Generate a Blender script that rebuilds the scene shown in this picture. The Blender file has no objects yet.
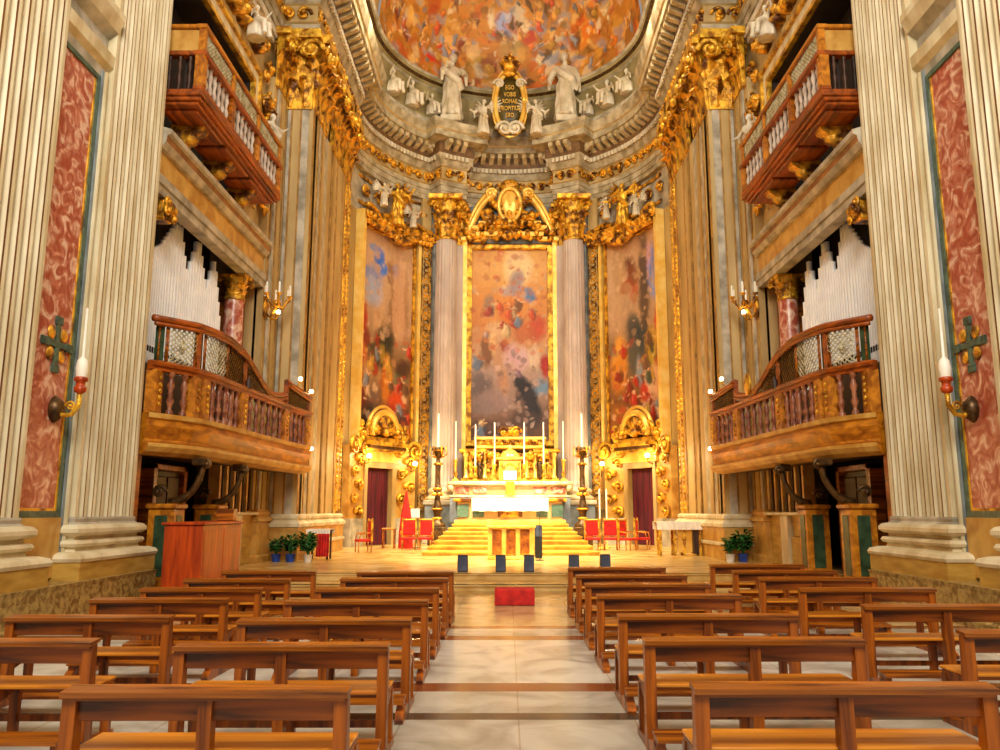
import bpy, bmesh, math, random
from mathutils import Vector, noise, Matrix
PI = math.pi
R = math.radians
random.seed(7)
scene = bpy.context.scene
col = scene.collection

# ------------------------------------------------------------------ materials
def hexc(h):
    h = h.lstrip('#')
    out = []
    for i in (0, 2, 4):
        c = int(h[i:i+2], 16) / 255
        out.append(c / 12.92 if c <= .04045 else ((c + .055) / 1.055) ** 2.4)
    return tuple(out) + (1,)

def material(name, c1, c2=None, scale=3, rough=.5, metal=0, bump=0, stretch=(1, 1, 1), lo=.35, hi=.65,
             c3=None, detail=5, distort=0, kind='noise', bscale=None, emit=0, spec=.5):
    m = bpy.data.materials.new(name)
    m.use_nodes = True
    nt = m.node_tree
    b = nt.nodes['Principled BSDF']
    b.inputs['Roughness'].default_value = rough
    b.inputs['Metallic'].default_value = metal
    b.inputs['Specular IOR Level'].default_value = spec
    b.inputs['Base Color'].default_value = hexc(c1)
    tc = nt.nodes.new('ShaderNodeTexCoord')
    mp = nt.nodes.new('ShaderNodeMapping')
    mp.inputs['Scale'].default_value = stretch
    nt.links.new(tc.outputs['Object'], mp.inputs['Vector'])
    if kind == 'voronoi':
        n = nt.nodes.new('ShaderNodeTexVoronoi')
        n.inputs['Scale'].default_value = scale
        fac = n.outputs['Distance']
    elif kind == 'wave':
        n = nt.nodes.new('ShaderNodeTexWave')
        n.inputs['Scale'].default_value = scale
        n.inputs['Distortion'].default_value = distort
        n.inputs['Detail'].default_value = detail
        fac = n.outputs['Fac']
    else:
        n = nt.nodes.new('ShaderNodeTexNoise')
        n.inputs['Scale'].default_value = scale
        n.inputs['Detail'].default_value = detail
        n.inputs['Distortion'].default_value = distort
        fac = n.outputs['Fac']
    nt.links.new(mp.outputs['Vector'], n.inputs['Vector'])
    if c2:
        rp = nt.nodes.new('ShaderNodeValToRGB')
        rp.color_ramp.elements[0].position = lo
        rp.color_ramp.elements[0].color = hexc(c2)
        rp.color_ramp.elements[1].position = hi
        rp.color_ramp.elements[1].color = hexc(c1)
        if c3:
            e = rp.color_ramp.elements.new((lo + hi) / 2)
            e.color = hexc(c3)
        nt.links.new(fac, rp.inputs['Fac'])
        nt.links.new(rp.outputs['Color'], b.inputs['Base Color'])
    if bump:
        bp = nt.nodes.new('ShaderNodeBump')
        bp.inputs['Strength'].default_value = bump
        bp.inputs['Distance'].default_value = .05
        n2 = nt.nodes.new('ShaderNodeTexNoise')
        n2.inputs['Scale'].default_value = bscale or scale * 2
        n2.inputs['Detail'].default_value = 4
        nt.links.new(mp.outputs['Vector'], n2.inputs['Vector'])
        nt.links.new(n2.outputs['Fac'], bp.inputs['Height'])
        nt.links.new(bp.outputs['Normal'], b.inputs['Normal'])
    if emit:
        b.inputs['Emission Color'].default_value = hexc(c1)
        b.inputs['Emission Strength'].default_value = emit
    return m

M = {}
M['cream'] = material('cream_marble', 'e8dcb8', 'c4ae80', 2.2, .38, stretch=(1, 1, .3), bump=.1)
M['tan'] = material('tan_trim_and_groove_shade', 'a8713a', '7c4a20', 2.5, .5, stretch=(1, 1, .3))  # tan trim stripe; in the pilaster grooves it stands in for shade
M['white'] = material('white_stucco', 'ddd2bd', 'b9a98a', 1.5, .6, bump=.2, bscale=6)
M['grey'] = material('grey_white_marble', 'c9bfaa', '8f8672', 2, .45, bump=.1)
M['blue_grey'] = material('blue_grey_marble', '8f989c', '5e6a72', 2, .4)
M['lav'] = material('pale_lilac_marble', 'd6c8c0', 'bcaca2', 1.2, .35, stretch=(1, 1, .5))
M['ochre'] = material('ochre_marble', 'd8aa55', 'b37c2c', 1.4, .45, distort=1)
M['honey'] = material('honey_plaster', 'cbb078', 'a68448', 1, .5, stretch=(1, 1, .3))
M['attic'] = material('olive_plaster', 'a39468', '7a6a3e', 1, .6, bump=.2)
M['gold'] = material('gilding', 'f8c238', '98600f', 3, .32, metal=.45, bump=.6, bscale=14, lo=.38, hi=.6)
M['gold2'] = material('orange_gilding', 'f2ae2c', '603408', 2.6, .3, metal=.4, bump=1, bscale=9, lo=.4, hi=.56)
M['bronze'] = material('dark_bronze', '6a4a20', '33210e', 6, .4, metal=.5)
M['brightgold'] = material('polished_gold_frame', 'ffd870', 'eab040', 2, .3, metal=.35)
M['red'] = material('red_veined_marble', 'a84c36', 'e6bfa4', 3.0, .3, distort=1.5, lo=.36, hi=.6, c3='c4785e', detail=8)
M['green'] = material('green_marble', '56705c', '2d4438', 3, .35, distort=1.5)
M['dado'] = material('brown_breccia', 'b39656', '775626', 9, .4, distort=.6, lo=.38, hi=.6, detail=9)
M['wood'] = material('bench_wood', 'c06a0c', '5e2a04', 2.2, .3, stretch=(.35, 5, 5), distort=.6, bump=.1)
M['woodv'] = material('bench_wood_upright', 'b25c0a', '582404', 2.2, .33, stretch=(5, 5, .35), distort=.6)
M['seatwood'] = material('worn_seat_wood', 'e29226', 'b4640c', 2.4, .3, stretch=(.35, 5, 5), distort=.5)
M['redwood'] = material('reddish_balcony_wood', 'b4560e', '6a2e06', 2, .4, stretch=(3, .4, 3), distort=.6)
M['boxwood'] = material('orange_cherry_wood', 'cc4c0c', '8f2c04', 1.6, .35, stretch=(4, 4, .4), distort=.6)
M['goldwood'] = material('honey_wood', 'd6881c', '8f4c08', 2, .38, stretch=(2, .5, 2), distort=1)
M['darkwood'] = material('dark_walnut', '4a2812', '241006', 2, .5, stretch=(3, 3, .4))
M['dark'] = material('shadowy_wall', '2c1c12', '1a100a', 1, .8)  # shade of the deep interiors carried by the colour
M['redcloth'] = material('red_velvet', 'd8241c', 'b01410', 6, .8, bump=.2)
M['curtain'] = material('crimson_curtain', '6e0c20', '3c0410', 3, .8, stretch=(4, 4, .2))
M['whitecloth'] = material('white_linen', 'fbf6ea', 'ece4d2', 4, .8)
M['paper'] = material('paper', 'fbf8f0', 'efe8dc', 4, .8)
M['tin'] = material('organ_tin', 'ffffff', 'f0f2f4', 2, .4)
M['lattice'] = material('silvered_lattice', 'd8cfae', '9c8c5c', 6, .45)
M['blackm'] = material('black_metal', '23252c', '15161a', 5, .4)
M['speakerm'] = material('slate_blue_plastic', '4c5570', '343b50', 4, .5)
M['leaf'] = material('houseplant_leaves', '3f8a2c', '1b4a12', 8, .5)
M['pot_blue'] = material('blue_foil', '2450b8', '16307c', 8, .35)
M['pot_white'] = material('white_ceramic', 'f4efe6', 'ddd6ca', 4, .3)
M['candle'] = material('candle_wax', 'fffbee', 'f4ead2', 3, .5)
M['plinth'] = material('yellow_travertine', 'c9a049', 'a87c2c', 1.6, .5, stretch=(1, 1, 4))
M['cart'] = material('olive_cartouche', '55481c', '3a300f', 3, .4)
M['sanctuary'] = material('sanctuary_marble', 'e3c07a', 'b98a3c', .9, .25, distort=1.2, detail=8)
M['pinkstone'] = material('pink_marble_balusters', 'ac6c48', '6a2e18', 5, .35)
M['stepm'] = material('yellow_step_marble', 'ecc04c', 'c48e22', 1.5, .3, distort=1)
M['greenpanel'] = material('dark_green_inlay', '3e5638', '25361f', 4, .4)
M['linen_gold'] = material('pale_gilt_strip', 'ffe48c', 'f4c656', 2, .35, metal=.2)
M['shade_brown'] = material('stucco_recess_shade', '7a5630', '553818', 3, .6)  # shade behind the modillions, put in as a darker brown
M['modillion'] = material('warm_stucco', 'c4b08a', '9c8558', 3, .6)
M['stone_baluster'] = material('whitish_balusters', 'd8c4b0', 'a88c74', 4, .5)
M['entab'] = material('tan_grey_entablature', 'c4b698', '8a7a5a', 2, .5, bump=.15)
M['dull_gold'] = material('dull_gold_stripe', 'b98a3a', '8c6424', 3, .45, metal=.15)
M['boardwood'] = material('dark_backboard_wood', 'a04e0c', '481e04', 2.2, .33, stretch=(.35, 5, 5), distort=.6)
M['bulb'] = material('warm_bulb', 'ffe2a6', emit=14)

def vcol_material(name, rough=.55):
    m = bpy.data.materials.new(name); m.use_nodes = True
    nt = m.node_tree; b = nt.nodes['Principled BSDF']
    a = nt.nodes.new('ShaderNodeAttribute'); a.attribute_name = 'paint'
    n = nt.nodes.new('ShaderNodeTexNoise'); n.inputs['Scale'].default_value = 5; n.inputs['Detail'].default_value = 6
    mx = nt.nodes.new('ShaderNodeMix'); mx.data_type = 'RGBA'; mx.blend_type = 'OVERLAY'
    mx.inputs[0].default_value = .35
    nt.links.new(a.outputs['Color'], mx.inputs[6]); nt.links.new(n.outputs['Fac'], mx.inputs[7])
    nt.links.new(mx.outputs[2], b.inputs['Base Color'])
    b.inputs['Roughness'].default_value = rough
    return m
M['paint'] = vcol_material('painted_surface')

def floor_material():
    m = bpy.data.materials.new('inlaid_marble_floor'); m.use_nodes = True
    nt = m.node_tree; b = nt.nodes['Principled BSDF']; L = nt.links.new; N = nt.nodes.new
    tc = N('ShaderNodeTexCoord'); sp = N('ShaderNodeSeparateXYZ'); L(tc.outputs['Object'], sp.inputs[0])
    mr = N('ShaderNodeMath'); mr.operation = 'DIVIDE'; mr.inputs[1].default_value = 22; L(sp.outputs['Y'], mr.inputs[0])
    rp = N('ShaderNodeValToRGB'); rp.color_ramp.interpolation = 'CONSTANT'
    W, S, Br, Dk, T = 'dcd7cb', 'c6c0b2', '8c4a26', '554a3e', 'd6b884'
    seq = [(0, W), (5.4, Br), (5.7, S), (7.92, Dk), (8.22, S), (9.18, Br), (9.62, W), (12.7, Br), (13.1, S), (13.9, Br), (14.2, T), (17.3, 'c79f5c'), (19.4, 'b98f50')]
    els = rp.color_ramp.elements
    els[0].position = 0; els[0].color = hexc(W); els[1].position = seq[1][0] / 22; els[1].color = hexc(seq[1][1])
    for y, c in seq[2:]:
        e = els.new(y / 22); e.color = hexc(c)
    L(mr.outputs[0], rp.inputs['Fac'])
    n = N('ShaderNodeTexNoise'); n.inputs['Scale'].default_value = 1.1; n.inputs['Detail'].default_value = 9; n.inputs['Distortion'].default_value = 1.4
    L(tc.outputs['Object'], n.inputs['Vector'])
    r2 = N('ShaderNodeValToRGB'); r2.color_ramp.elements[0].position = .35; r2.color_ramp.elements[0].color = (.42, .4, .36, 1)
    r2.color_ramp.elements[1].position = .6; r2.color_ramp.elements[1].color = (1, 1, 1, 1)
    L(n.outputs['Fac'], r2.inputs['Fac'])
    mx = N('ShaderNodeMix'); mx.data_type = 'RGBA'; mx.blend_type = 'MULTIPLY'; mx.inputs[0].default_value = .7
    L(rp.outputs['Color'], mx.inputs[6]); L(r2.outputs['Color'], mx.inputs[7])
    br = N('ShaderNodeTexBrick'); br.inputs['Color1'].default_value = (1, 1, 1, 1); br.inputs['Color2'].default_value = (.92, .9, .86, 1)
    br.inputs['Mortar'].default_value = (.7, .62, .52, 1); br.inputs['Scale'].default_value = 1; br.inputs['Mortar Size'].default_value = .008
    br.inputs['Brick Width'].default_value = 1.1; br.inputs['Row Height'].default_value = 1.7; br.offset = 0
    L(tc.outputs['Object'], br.inputs['Vector'])
    m2 = N('ShaderNodeMix'); m2.data_type = 'RGBA'; m2.blend_type = 'MULTIPLY'; m2.inputs[0].default_value = 1
    L(mx.outputs[2], m2.inputs[6]); L(br.outputs['Color'], m2.inputs[7]); L(m2.outputs[2], b.inputs['Base Color'])
    b.inputs['Roughness'].default_value = .22
    return m
M['floor'] = floor_material()

# ------------------------------------------------------------------ mesh building
class MB:
    def __init__(s): s.v = []; s.f = []; s.m = []; s.sm = []; s.c = None
    def add(s, vs, fs, mi=0, smooth=False):
        o = len(s.v); s.v += [tuple(p) for p in vs]
        for f in fs:
            s.f.append(tuple(i + o for i in f)); s.m.append(mi); s.sm.append(smooth)
        return s
    def box(s, x0, x1, y0, y1, z0, z1, mi=0):
        if x0 > x1: x0, x1 = x1, x0
        if y0 > y1: y0, y1 = y1, y0
        vs = [(x0, y0, z0), (x1, y0, z0), (x1, y1, z0), (x0, y1, z0), (x0, y0, z1), (x1, y0, z1), (x1, y1, z1), (x0, y1, z1)]
        return s.add(vs, [(0, 3, 2, 1), (4, 5, 6, 7), (0, 1, 5, 4), (1, 2, 6, 5), (2, 3, 7, 6), (3, 0, 4, 7)], mi)
    def bbox(s, x0, x1, y0, y1, z0, z1, b=.01, mi=0):      # box with bevelled vertical and top edges
        if x0 > x1: x0, x1 = x1, x0
        if y0 > y1: y0, y1 = y1, y0
        def ring(d, z): return [(x0 + d, y0 + d, z), (x1 - d, y0 + d, z), (x1 - d, y1 - d, z), (x0 + d, y1 - d, z)]
        vs = ring(b, z0) + ring(0, z0 + b) + ring(0, z1 - b) + ring(b, z1)
        fs = [(3, 2, 1, 0), (12, 13, 14, 15)]
        for k in range(3):
            for i in range(4):
                j = (i + 1) % 4
                fs.append((k * 4 + i, k * 4 + j, k * 4 + 4 + j, k * 4 + 4 + i))
        return s.add(vs, fs, mi)
    def lathe(s, prof, cx=0, cy=0, n=16, mi=0, smooth=True, cap=True, a0=0, fold=None):
        vs = []
        for k, (r, z) in enumerate(prof):
            for i in range(n):
                a = a0 + 2 * PI * i / n
                rr = r * (fold(a, z) if fold else 1)
                vs.append((cx + rr * math.cos(a), cy + rr * math.sin(a), z))
        fs = []
        for k in range(len(prof) - 1):
            for i in range(n):
                j = (i + 1) % n
                fs.append((k * n + i, k * n + j, (k + 1) * n + j, (k + 1) * n + i))
        s.add(vs, fs, mi, smooth)
        if cap:
            s.add([vs[i] for i in range(n)], [tuple(range(n - 1, -1, -1))], mi)
            o = (len(prof) - 1) * n
            s.add([vs[o + i] for i in range(n)], [tuple(range(n))], mi)
        return s
    def tube(s, pts, r, n=8, mi=0, cap=True):
        pts = [Vector(p) for p in pts]
        rs = r if isinstance(r, (list, tuple)) else [r] * len(pts)
        vs = []; prev = None
        for k, p in enumerate(pts):
            t = (pts[min(k + 1, len(pts) - 1)] - pts[max(k - 1, 0)])
            if t.length < 1e-9: t = Vector((0, 0, 1))
            t.normalize()
            if prev is None:
                a = Vector((0, 0, 1)) if abs(t.z) < .9 else Vector((1, 0, 0))
                u = t.cross(a).normalized()
            else:
                u = (prev - t * prev.dot(t))
                u = u.normalized() if u.length > 1e-6 else t.orthogonal().normalized()
            prev = u; w = t.cross(u)
            for i in range(n):
                q = 2 * PI * i / n
                vs.append(p + (u * math.cos(q) + w * math.sin(q)) * rs[k])
        fs = []
        for k in range(len(pts) - 1):
            for i in range(n):
                j = (i + 1) % n
                fs.append((k * n + i, k * n + j, (k + 1) * n + j, (k + 1) * n + i))
        if cap:
            fs.append(tuple(range(n - 1, -1, -1))); o = (len(pts) - 1) * n
            fs.append(tuple(o + i for i in range(n)))
        return s.add(vs, fs, mi, True)
    def ball(s, c, r, n=8, mi=0, sc=(1, 1, 1), rot=None):
        vs = [Vector((0, 0, -1))]
        for k in range(1, n):
            t = PI * k / n
            for i in range(n * 2):
                a = PI * i / n
                vs.append(Vector((math.sin(t) * math.cos(a), math.sin(t) * math.sin(a), -math.cos(t))))
        vs.append(Vector((0, 0, 1)))
        m = n * 2; fs = []
        for i in range(m):
            j = (i + 1) % m
            fs.append((0, 1 + j, 1 + i))
            for k in range(n - 2):
                fs.append((1 + k * m + i, 1 + k * m + j, 1 + (k + 1) * m + j, 1 + (k + 1) * m + i))
            fs.append((1 + (n - 2) * m + i, 1 + (n - 2) * m + j, len(vs) - 1))
        out = []
        for v in vs:
            q = Vector((v.x * sc[0] * r, v.y * sc[1] * r, v.z * sc[2] * r))
            if rot: q = rot @ q
            out.append(q + Vector(c))
        return s.add(out, fs, mi, True)
    def prism(s, poly, a, b, axis='x', mi=0):
        n = len(poly)
        def P(t, q):
            return (t, q[0], q[1]) if axis == 'x' else (q[0], t, q[1]) if axis == 'y' else (q[0], q[1], t)
        vs = [P(a, q) for q in poly] + [P(b, q) for q in poly]
        fs = [tuple(range(n - 1, -1, -1)), tuple(range(n, 2 * n))]
        for i in range(n):
            j = (i + 1) % n
            fs.append((i, j, n + j, n + i))
        return s.add(vs, fs, mi)
    def sweep(s, path, prof, inward=1, closed=False):
        """prof: list of (offset, z, material index); offset measured to the right hand side * inward"""
        P = [Vector((p[0], p[1])) for p in path]; n = len(P); nr = []
        for i in range(n):
            a = (P[i] - P[i-1]).normalized() if i > 0 else None
            b = (P[i+1] - P[i]).normalized() if i < n - 1 else None
            na = Vector((a.y, -a.x)) if a is not None else None
            nb = Vector((b.y, -b.x)) if b is not None else None
            if na is None: q = nb
            elif nb is None: q = na
            else:
                q = na + nb
                if q.length < 1e-4: q = na
                q.normalize(); q = q / max(.55, q.dot(na))
            nr.append(q * inward)
        m = len(prof); vs = []
        for i in range(n):
            for (o, z, _) in prof:
                p = P[i] + nr[i] * o; vs.append((p.x, p.y, z))
        o0 = len(s.v); s.v += vs
        for i in range(n - 1):
            for k in range(m - 1):
                s.f.append((o0 + i*m + k, o0 + (i+1)*m + k, o0 + (i+1)*m + k + 1, o0 + i*m + k + 1)); s.m.append(prof[k+1][2]); s.sm.append(False)
        for e in (0, n - 1):
            s.f.append(tuple(o0 + e * m + k for k in range(m))); s.m.append(prof[-1][2]); s.sm.append(False)
        return s
    def xf(s, mat, start=0):
        for i in range(start, len(s.v)): s.v[i] = tuple(mat @ Vector(s.v[i]))
        return s
    def build(s, name, mats, parent=None, local=False):
        if not isinstance(mats, (list, tuple)): mats = [mats]
        me = bpy.data.meshes.new(name)
        off = Vector((0, 0, 0))
        if parent is not None and not local:
            q = parent
            while q is not None: off += q.location; q = q.parent
        me.from_pydata([(v[0] - off.x, v[1] - off.y, v[2] - off.z) for v in s.v], [], s.f)
        for m in mats: me.materials.append(m)
        me.polygons.foreach_set('material_index', s.m); me.polygons.foreach_set('use_smooth', s.sm)
        if s.c:
            at = me.color_attributes.new('paint', 'FLOAT_COLOR', 'POINT')
            fl = []
            for c in s.c: fl += [c[0], c[1], c[2], 1]
            at.data.foreach_set('color', fl)
        me.update()
        bm = bmesh.new(); bm.from_mesh(me); bmesh.ops.recalc_face_normals(bm, faces=bm.faces); bm.to_mesh(me); bm.free()
        o = bpy.data.objects.new(name, me); col.objects.link(o)
        if parent is not None: o.parent = parent
        return o

def tag(o, label=None, cat=None, group=None, kind=None):
    if label: o['label'] = label
    if cat: o['category'] = cat
    if group: o['group'] = group
    if kind: o['kind'] = kind
    return o
def thing(name, loc, label, cat, group=None):
    o = bpy.data.objects.new(name, None); col.objects.link(o); o.location = loc
    o.empty_display_size = .2
    return tag(o, label, cat, group)
def single(name, mb, mats, loc, label, cat, group=None):
    """a thing that is one mesh, with its origin moved to loc"""
    mb.v = [(v[0] - loc[0], v[1] - loc[1], v[2] - loc[2]) for v in mb.v]
    o = mb.build(name, mats); o.location = loc
    return tag(o, label, cat, group)
def structure(o): o['kind'] = 'structure'; return o
def copy_tree(o, loc=None, rz=None, label=None, parent=None):
    c = o.copy(); col.objects.link(c); c.parent = parent
    for ch in list(o.children): copy_tree(ch, parent=c)
    if loc is not None: c.location = loc
    if rz is not None: c.rotation_euler = (0, 0, rz)
    if label: c['label'] = label
    return c
def remesh(o, voxel):
    md = o.modifiers.new('merge', 'REMESH'); md.mode = 'VOXEL'; md.voxel_size = voxel; md.use_smooth_shade = True
    md2 = o.modifiers.new('soften', 'SMOOTH'); md2.iterations = 2; md2.factor = .5
    return o
def side(s): return 'left' if s < 0 else 'right'
def arc_pt(a, r, cy=36.0): return (r * math.sin(R(a)), cy + r * math.cos(R(a)))
def arc_path(a0, a1, r, n=None):
    n = n or max(2, int(abs(a1 - a0) / 3))
    return [arc_pt(a0 + (a1 - a0) * i / n, r) for i in range(n + 1)]
def arc_box(mb, a0, a1, r0, r1, z0, z1, mi=0, n=None):
    n = n or max(1, int(abs(a1 - a0) / 3))
    vs = []
    for i in range(n + 1):
        a = a0 + (a1 - a0) * i / n
        for r, z in ((r0, z0), (r1, z0), (r1, z1), (r0, z1)):
            x, y = arc_pt(a, r); vs.append((x, y, z))
    fs = [(0, 1, 2, 3), tuple(n * 4 + k for k in (3, 2, 1, 0))]
    for i in range(n):
        for k in range(4):
            l = (k + 1) % 4
            fs.append((i*4 + k, i*4 + l, (i+1)*4 + l, (i+1)*4 + k))
    return mb.add(vs, fs, mi)

# ------------------------------------------------------------------ ornament helpers
def scroll(mb, c, ux, uz, un, r, turns=1.6, th=.05, flip=1, mi=0):
    """flat spiral in the plane (ux, uz) lifted along un"""
    pts = []; rs = []
    n = int(12 * turns)
    for i in range(n + 1):
        t = i / n; a = t * turns * 2 * PI; q = r * (1 - .85 * t)
        pts.append(Vector(c) + ux * (flip * (math.cos(a) * q - r)) + uz * (math.sin(a) * q) + un * (th * .6 + th * t))
        rs.append(th * (1 - .35 * t))
    mb.tube(pts, rs, 5, mi)
    mb.ball(pts[-1], th * 1.5, 4, mi)
def leaf(mb, base, un, uw, h, w, curl, mi=0, n=8):
    """acanthus-like leaf rising from base, bending outwards along un"""
    up = Vector((0, 0, 1)); base = Vector(base)
    fr = []
    for i in range(n + 1):
        t = i / n
        out = curl * (t ** 2.2); z = h * (t if t < .85 else .85 - (t - .85) * .9)
        ww = w * (.7 + .5 * math.sin(PI * t)) * (1 if t < .8 else .6) * .5 * (1.12 if i % 2 else .82)
        th = .05 * h
        p = base + un * out + up * z
        fr.append([p - uw * ww, p + un * (th * 1.6), p + uw * ww, p - un * th])
    vs = [q for f in fr for q in f]; fs = [(0, 1, 2, 3)]
    for i in range(n):
        for k in range(4):
            l = (k + 1) % 4
            fs.append((i*4 + k, i*4 + l, (i+1)*4 + l, (i+1)*4 + k))
    fs.append((n*4, n*4+3, n*4+2, n*4+1))
    mb.add(vs, fs, mi, False)
def capital(parent, edges, z0, h, mats=None, round_r=None, centre=None, proj=.35):
    """edges: list of (p0, p1) bottom edges of the shaft, outward normal on the right; two leaf tiers, volutes, abacus"""
    mats = mats or [M['gold'], M['gold2']]
    fol = MB(); vol = MB(); ab = MB(); bell = MB()
    up = Vector((0, 0, 1))
    spots = []
    if round_r:
        cx, cy = centre
        for tier in range(2):
            for k in range(10):
                a = 2 * PI * (k + .5 * tier) / 10
                un = Vector((math.cos(a), math.sin(a), 0)); uw = Vector((-un.y, un.x, 0))
                leaf(fol, Vector((cx, cy, z0 + h * (.02 + .27 * tier))) + un * round_r, un, uw, h * .42, round_r * .6, proj * (.55 + .3 * tier))
        bell.lathe([(round_r * 1.08, z0 - .06), (round_r * 1.15, z0), (round_r, z0 + .08), (round_r, z0 + h * .5), (round_r * 1.35, z0 + h * .9)], cx, cy, 20)
        q = round_r + proj * 1.1
        ab.bbox(cx - q, cx + q, cy - q, cy + q, z0 + h * .88, z0 + h, .04)
        for sx in (-1, 1):
            for sy in (-1, 1):
                un = Vector((sx, sy, 0)).normalized(); uw = Vector((-un.y, un.x, 0))
                c = Vector((cx, cy, z0 + h * .72)) + un * (q * 1.15)
                scroll(vol, c + un * .12, un, up, uw, h * .13, 1.5, h * .035)
        for k in range(4):
            a = PI / 2 * k; un = Vector((math.cos(a), math.sin(a), 0))
            vol.ball(Vector((cx, cy, z0 + h * .9)) + un * q, h * .08, 5)
    else:
        for (p0, p1) in edges:
            p0 = Vector((p0[0], p0[1], 0)); p1 = Vector((p1[0], p1[1], 0)); d = (p1 - p0); L = d.length; uw = d.normalized()
            un = Vector((uw.y, -uw.x, 0))
            nl = max(2, round(L / (h * .3)))
            for tier in range(2):
                for k in range(nl + tier):
                    t = (k + .5) / nl - .5 * tier / nl
                    leaf(fol, p0 + d * min(1, max(0, t)) + up * (z0 + h * (.02 + .27 * tier)), un, uw, h * .44, L / nl * .8, proj * (.85 + .3 * tier))
            vs = [p0 - un * .1, p1 - un * .1, p1 + un * .04, p0 + un * .04]
            t_ = [p0 - un * .1, p1 - un * .1, p1 + un * proj * .55 + uw * proj * .3, p0 + un * proj * .55 - uw * proj * .3]
            bell.add([v + up * z0 for v in vs] + [v + up * (z0 + h * .9) for v in t_], [(0, 1, 2, 3), (4, 7, 6, 5), (0, 4, 5, 1), (1, 5, 6, 2), (2, 6, 7, 3), (3, 7, 4, 0)])
            q = proj * 1.05
            a_ = [p0 - un * .1 - uw * q * .6, p1 - un * .1 + uw * q * .6, p1 + un * q + uw * q * .6, p0 + un * q - uw * q * .6]
            ab.add([v + up * (z0 + h * .88) for v in a_] + [v + up * (z0 + h) for v in a_], [(0, 1, 2, 3), (4, 7, 6, 5), (0, 4, 5, 1), (1, 5, 6, 2), (2, 6, 7, 3), (3, 7, 4, 0)])
            for (pp, sg) in ((p0, -1), (p1, 1)):
                c = pp + uw * (sg * q * .75) + un * (q * .7) + up * (z0 + h * .72)
                scroll(vol, c, uw, up, un, h * .15, 1.5, h * .04, flip=sg)
            for k in range(max(1, nl // 2)):
                c = p0 + d * ((k + .5) / max(1, nl // 2)) + un * (q * .6) + up * (z0 + h * .72)
                scroll(vol, c, uw, up, un, h * .1, 1.3, h * .032, flip=1)
                scroll(vol, c, uw, up, un, h * .1, 1.3, h * .032, flip=-1)
                vol.ball(c + up * (h * .2) + un * .05, h * .09, 5)
    cb = bell.build('capital', mats[0], parent)
    fol.build('acanthus_leaves', mats[1], cb); vol.build('volutes', mats[0], cb); ab.build('abacus', mats[0], cb)
    return cb
def relief(mb, c, ux, uz, un, w, h, dens=6, seed=0, th=.05, mi=0):
    """scrolling foliage in raised relief over a w x h field"""
    rnd = random.Random(seed)
    for k in range(dens):
        x = (k + .5) / dens * w - w / 2; z = rnd.uniform(-.2, .2) * h
        r = min(w / dens, h) * rnd.uniform(.32, .48)
        fl = rnd.choice((-1, 1))
        scroll(mb, Vector(c) + ux * (x + fl * r) + uz * z, ux, uz, un, r, 1.4, th, fl, mi)
        for q in range(3):
            a = rnd.uniform(0, 2 * PI)
            p = Vector(c) + ux * (x + math.cos(a) * r * .9) + uz * (z + math.sin(a) * r * .9)
            rot = Matrix.Rotation(rnd.uniform(0, PI), 3, un)
            mb.ball(p + un * th * .5, th * rnd.uniform(1.2, 2.2), 4, mi, (1.6, .7, .8), rot)
# ================================================================== THE SETTING
mb = MB(); mb.box(-11, 11, -6, 20.4, -.2, 0); structure(mb.build('floor', M['floor']))
# sanctuary platform with two steps across the whole width
mb = MB()
mb.box(-10.3, 10.3, 20.3, 46, 0, .15); mb.box(-10.3, 10.3, 21.9, 46, .15, .3)
mb.box(-10.3, 10.3, 20.26, 20.5, .11, .15); mb.box(-10.3, 10.3, 21.86, 22.1, .26, .3)
structure(mb.build('floor', M['sanctuary']))
ZP = .3

GRV = [(0, 0)]
def fluted_face(mb, s, X, D0, D1, z0, z1, nfl=7, proj=.3):
    """pilaster shaft, fluted on the face looking to the nave (X const) and plain on its ends"""
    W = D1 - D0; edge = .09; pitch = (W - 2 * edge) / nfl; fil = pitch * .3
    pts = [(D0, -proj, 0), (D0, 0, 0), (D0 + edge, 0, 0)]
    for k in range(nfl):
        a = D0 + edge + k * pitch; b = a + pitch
        # narrow grooves, their shade put in as tan colour, beside a full convex reed (cabled fluting)
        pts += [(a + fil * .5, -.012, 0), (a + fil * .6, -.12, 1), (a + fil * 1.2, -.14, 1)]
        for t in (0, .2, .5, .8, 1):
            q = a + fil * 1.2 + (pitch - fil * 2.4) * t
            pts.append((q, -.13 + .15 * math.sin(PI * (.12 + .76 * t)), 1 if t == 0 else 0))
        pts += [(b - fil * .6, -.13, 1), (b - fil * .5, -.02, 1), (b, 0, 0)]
    pts += [(D1, 0, 0), (D1, -proj, 0)]
    vs = []
    for (d, o, _) in pts:
        x = s * (X - o)       # X is |distance| of the face, o<0 goes into the wall
        vs += [(x, d, z0), (x, d, z1)]
    n = len(pts); base = len(mb.v); mb.v += vs
    for i in range(n - 1):
        mb.f.append((base + 2*i, base + 2*i + 2, base + 2*i + 3, base + 2*i + 1)); mb.m.append(pts[i+1][2]); mb.sm.append(False)
    mb.f.append((base + 1, base + 2*n - 1, base + 2*n - 2, base)); mb.m.append(0); mb.sm.append(False)

def ring_mould(mb, s, X, D0, D1, prof, mi=0, back=.35):
    """moulding wrapped round three sides of a pilaster foot: prof (offset, z)"""
    path = [(-(X + back), D0), (-X, D0), (-X, D1), (-(X + back), D1)]
    pr = [(o, z, mi) for o, z in prof]
    st = len(mb.v)
    mb.sweep(path, pr, 1)
    if s > 0: mb.v[st:] = [(-v[0], v[1], v[2]) for v in mb.v[st:]]

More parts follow.
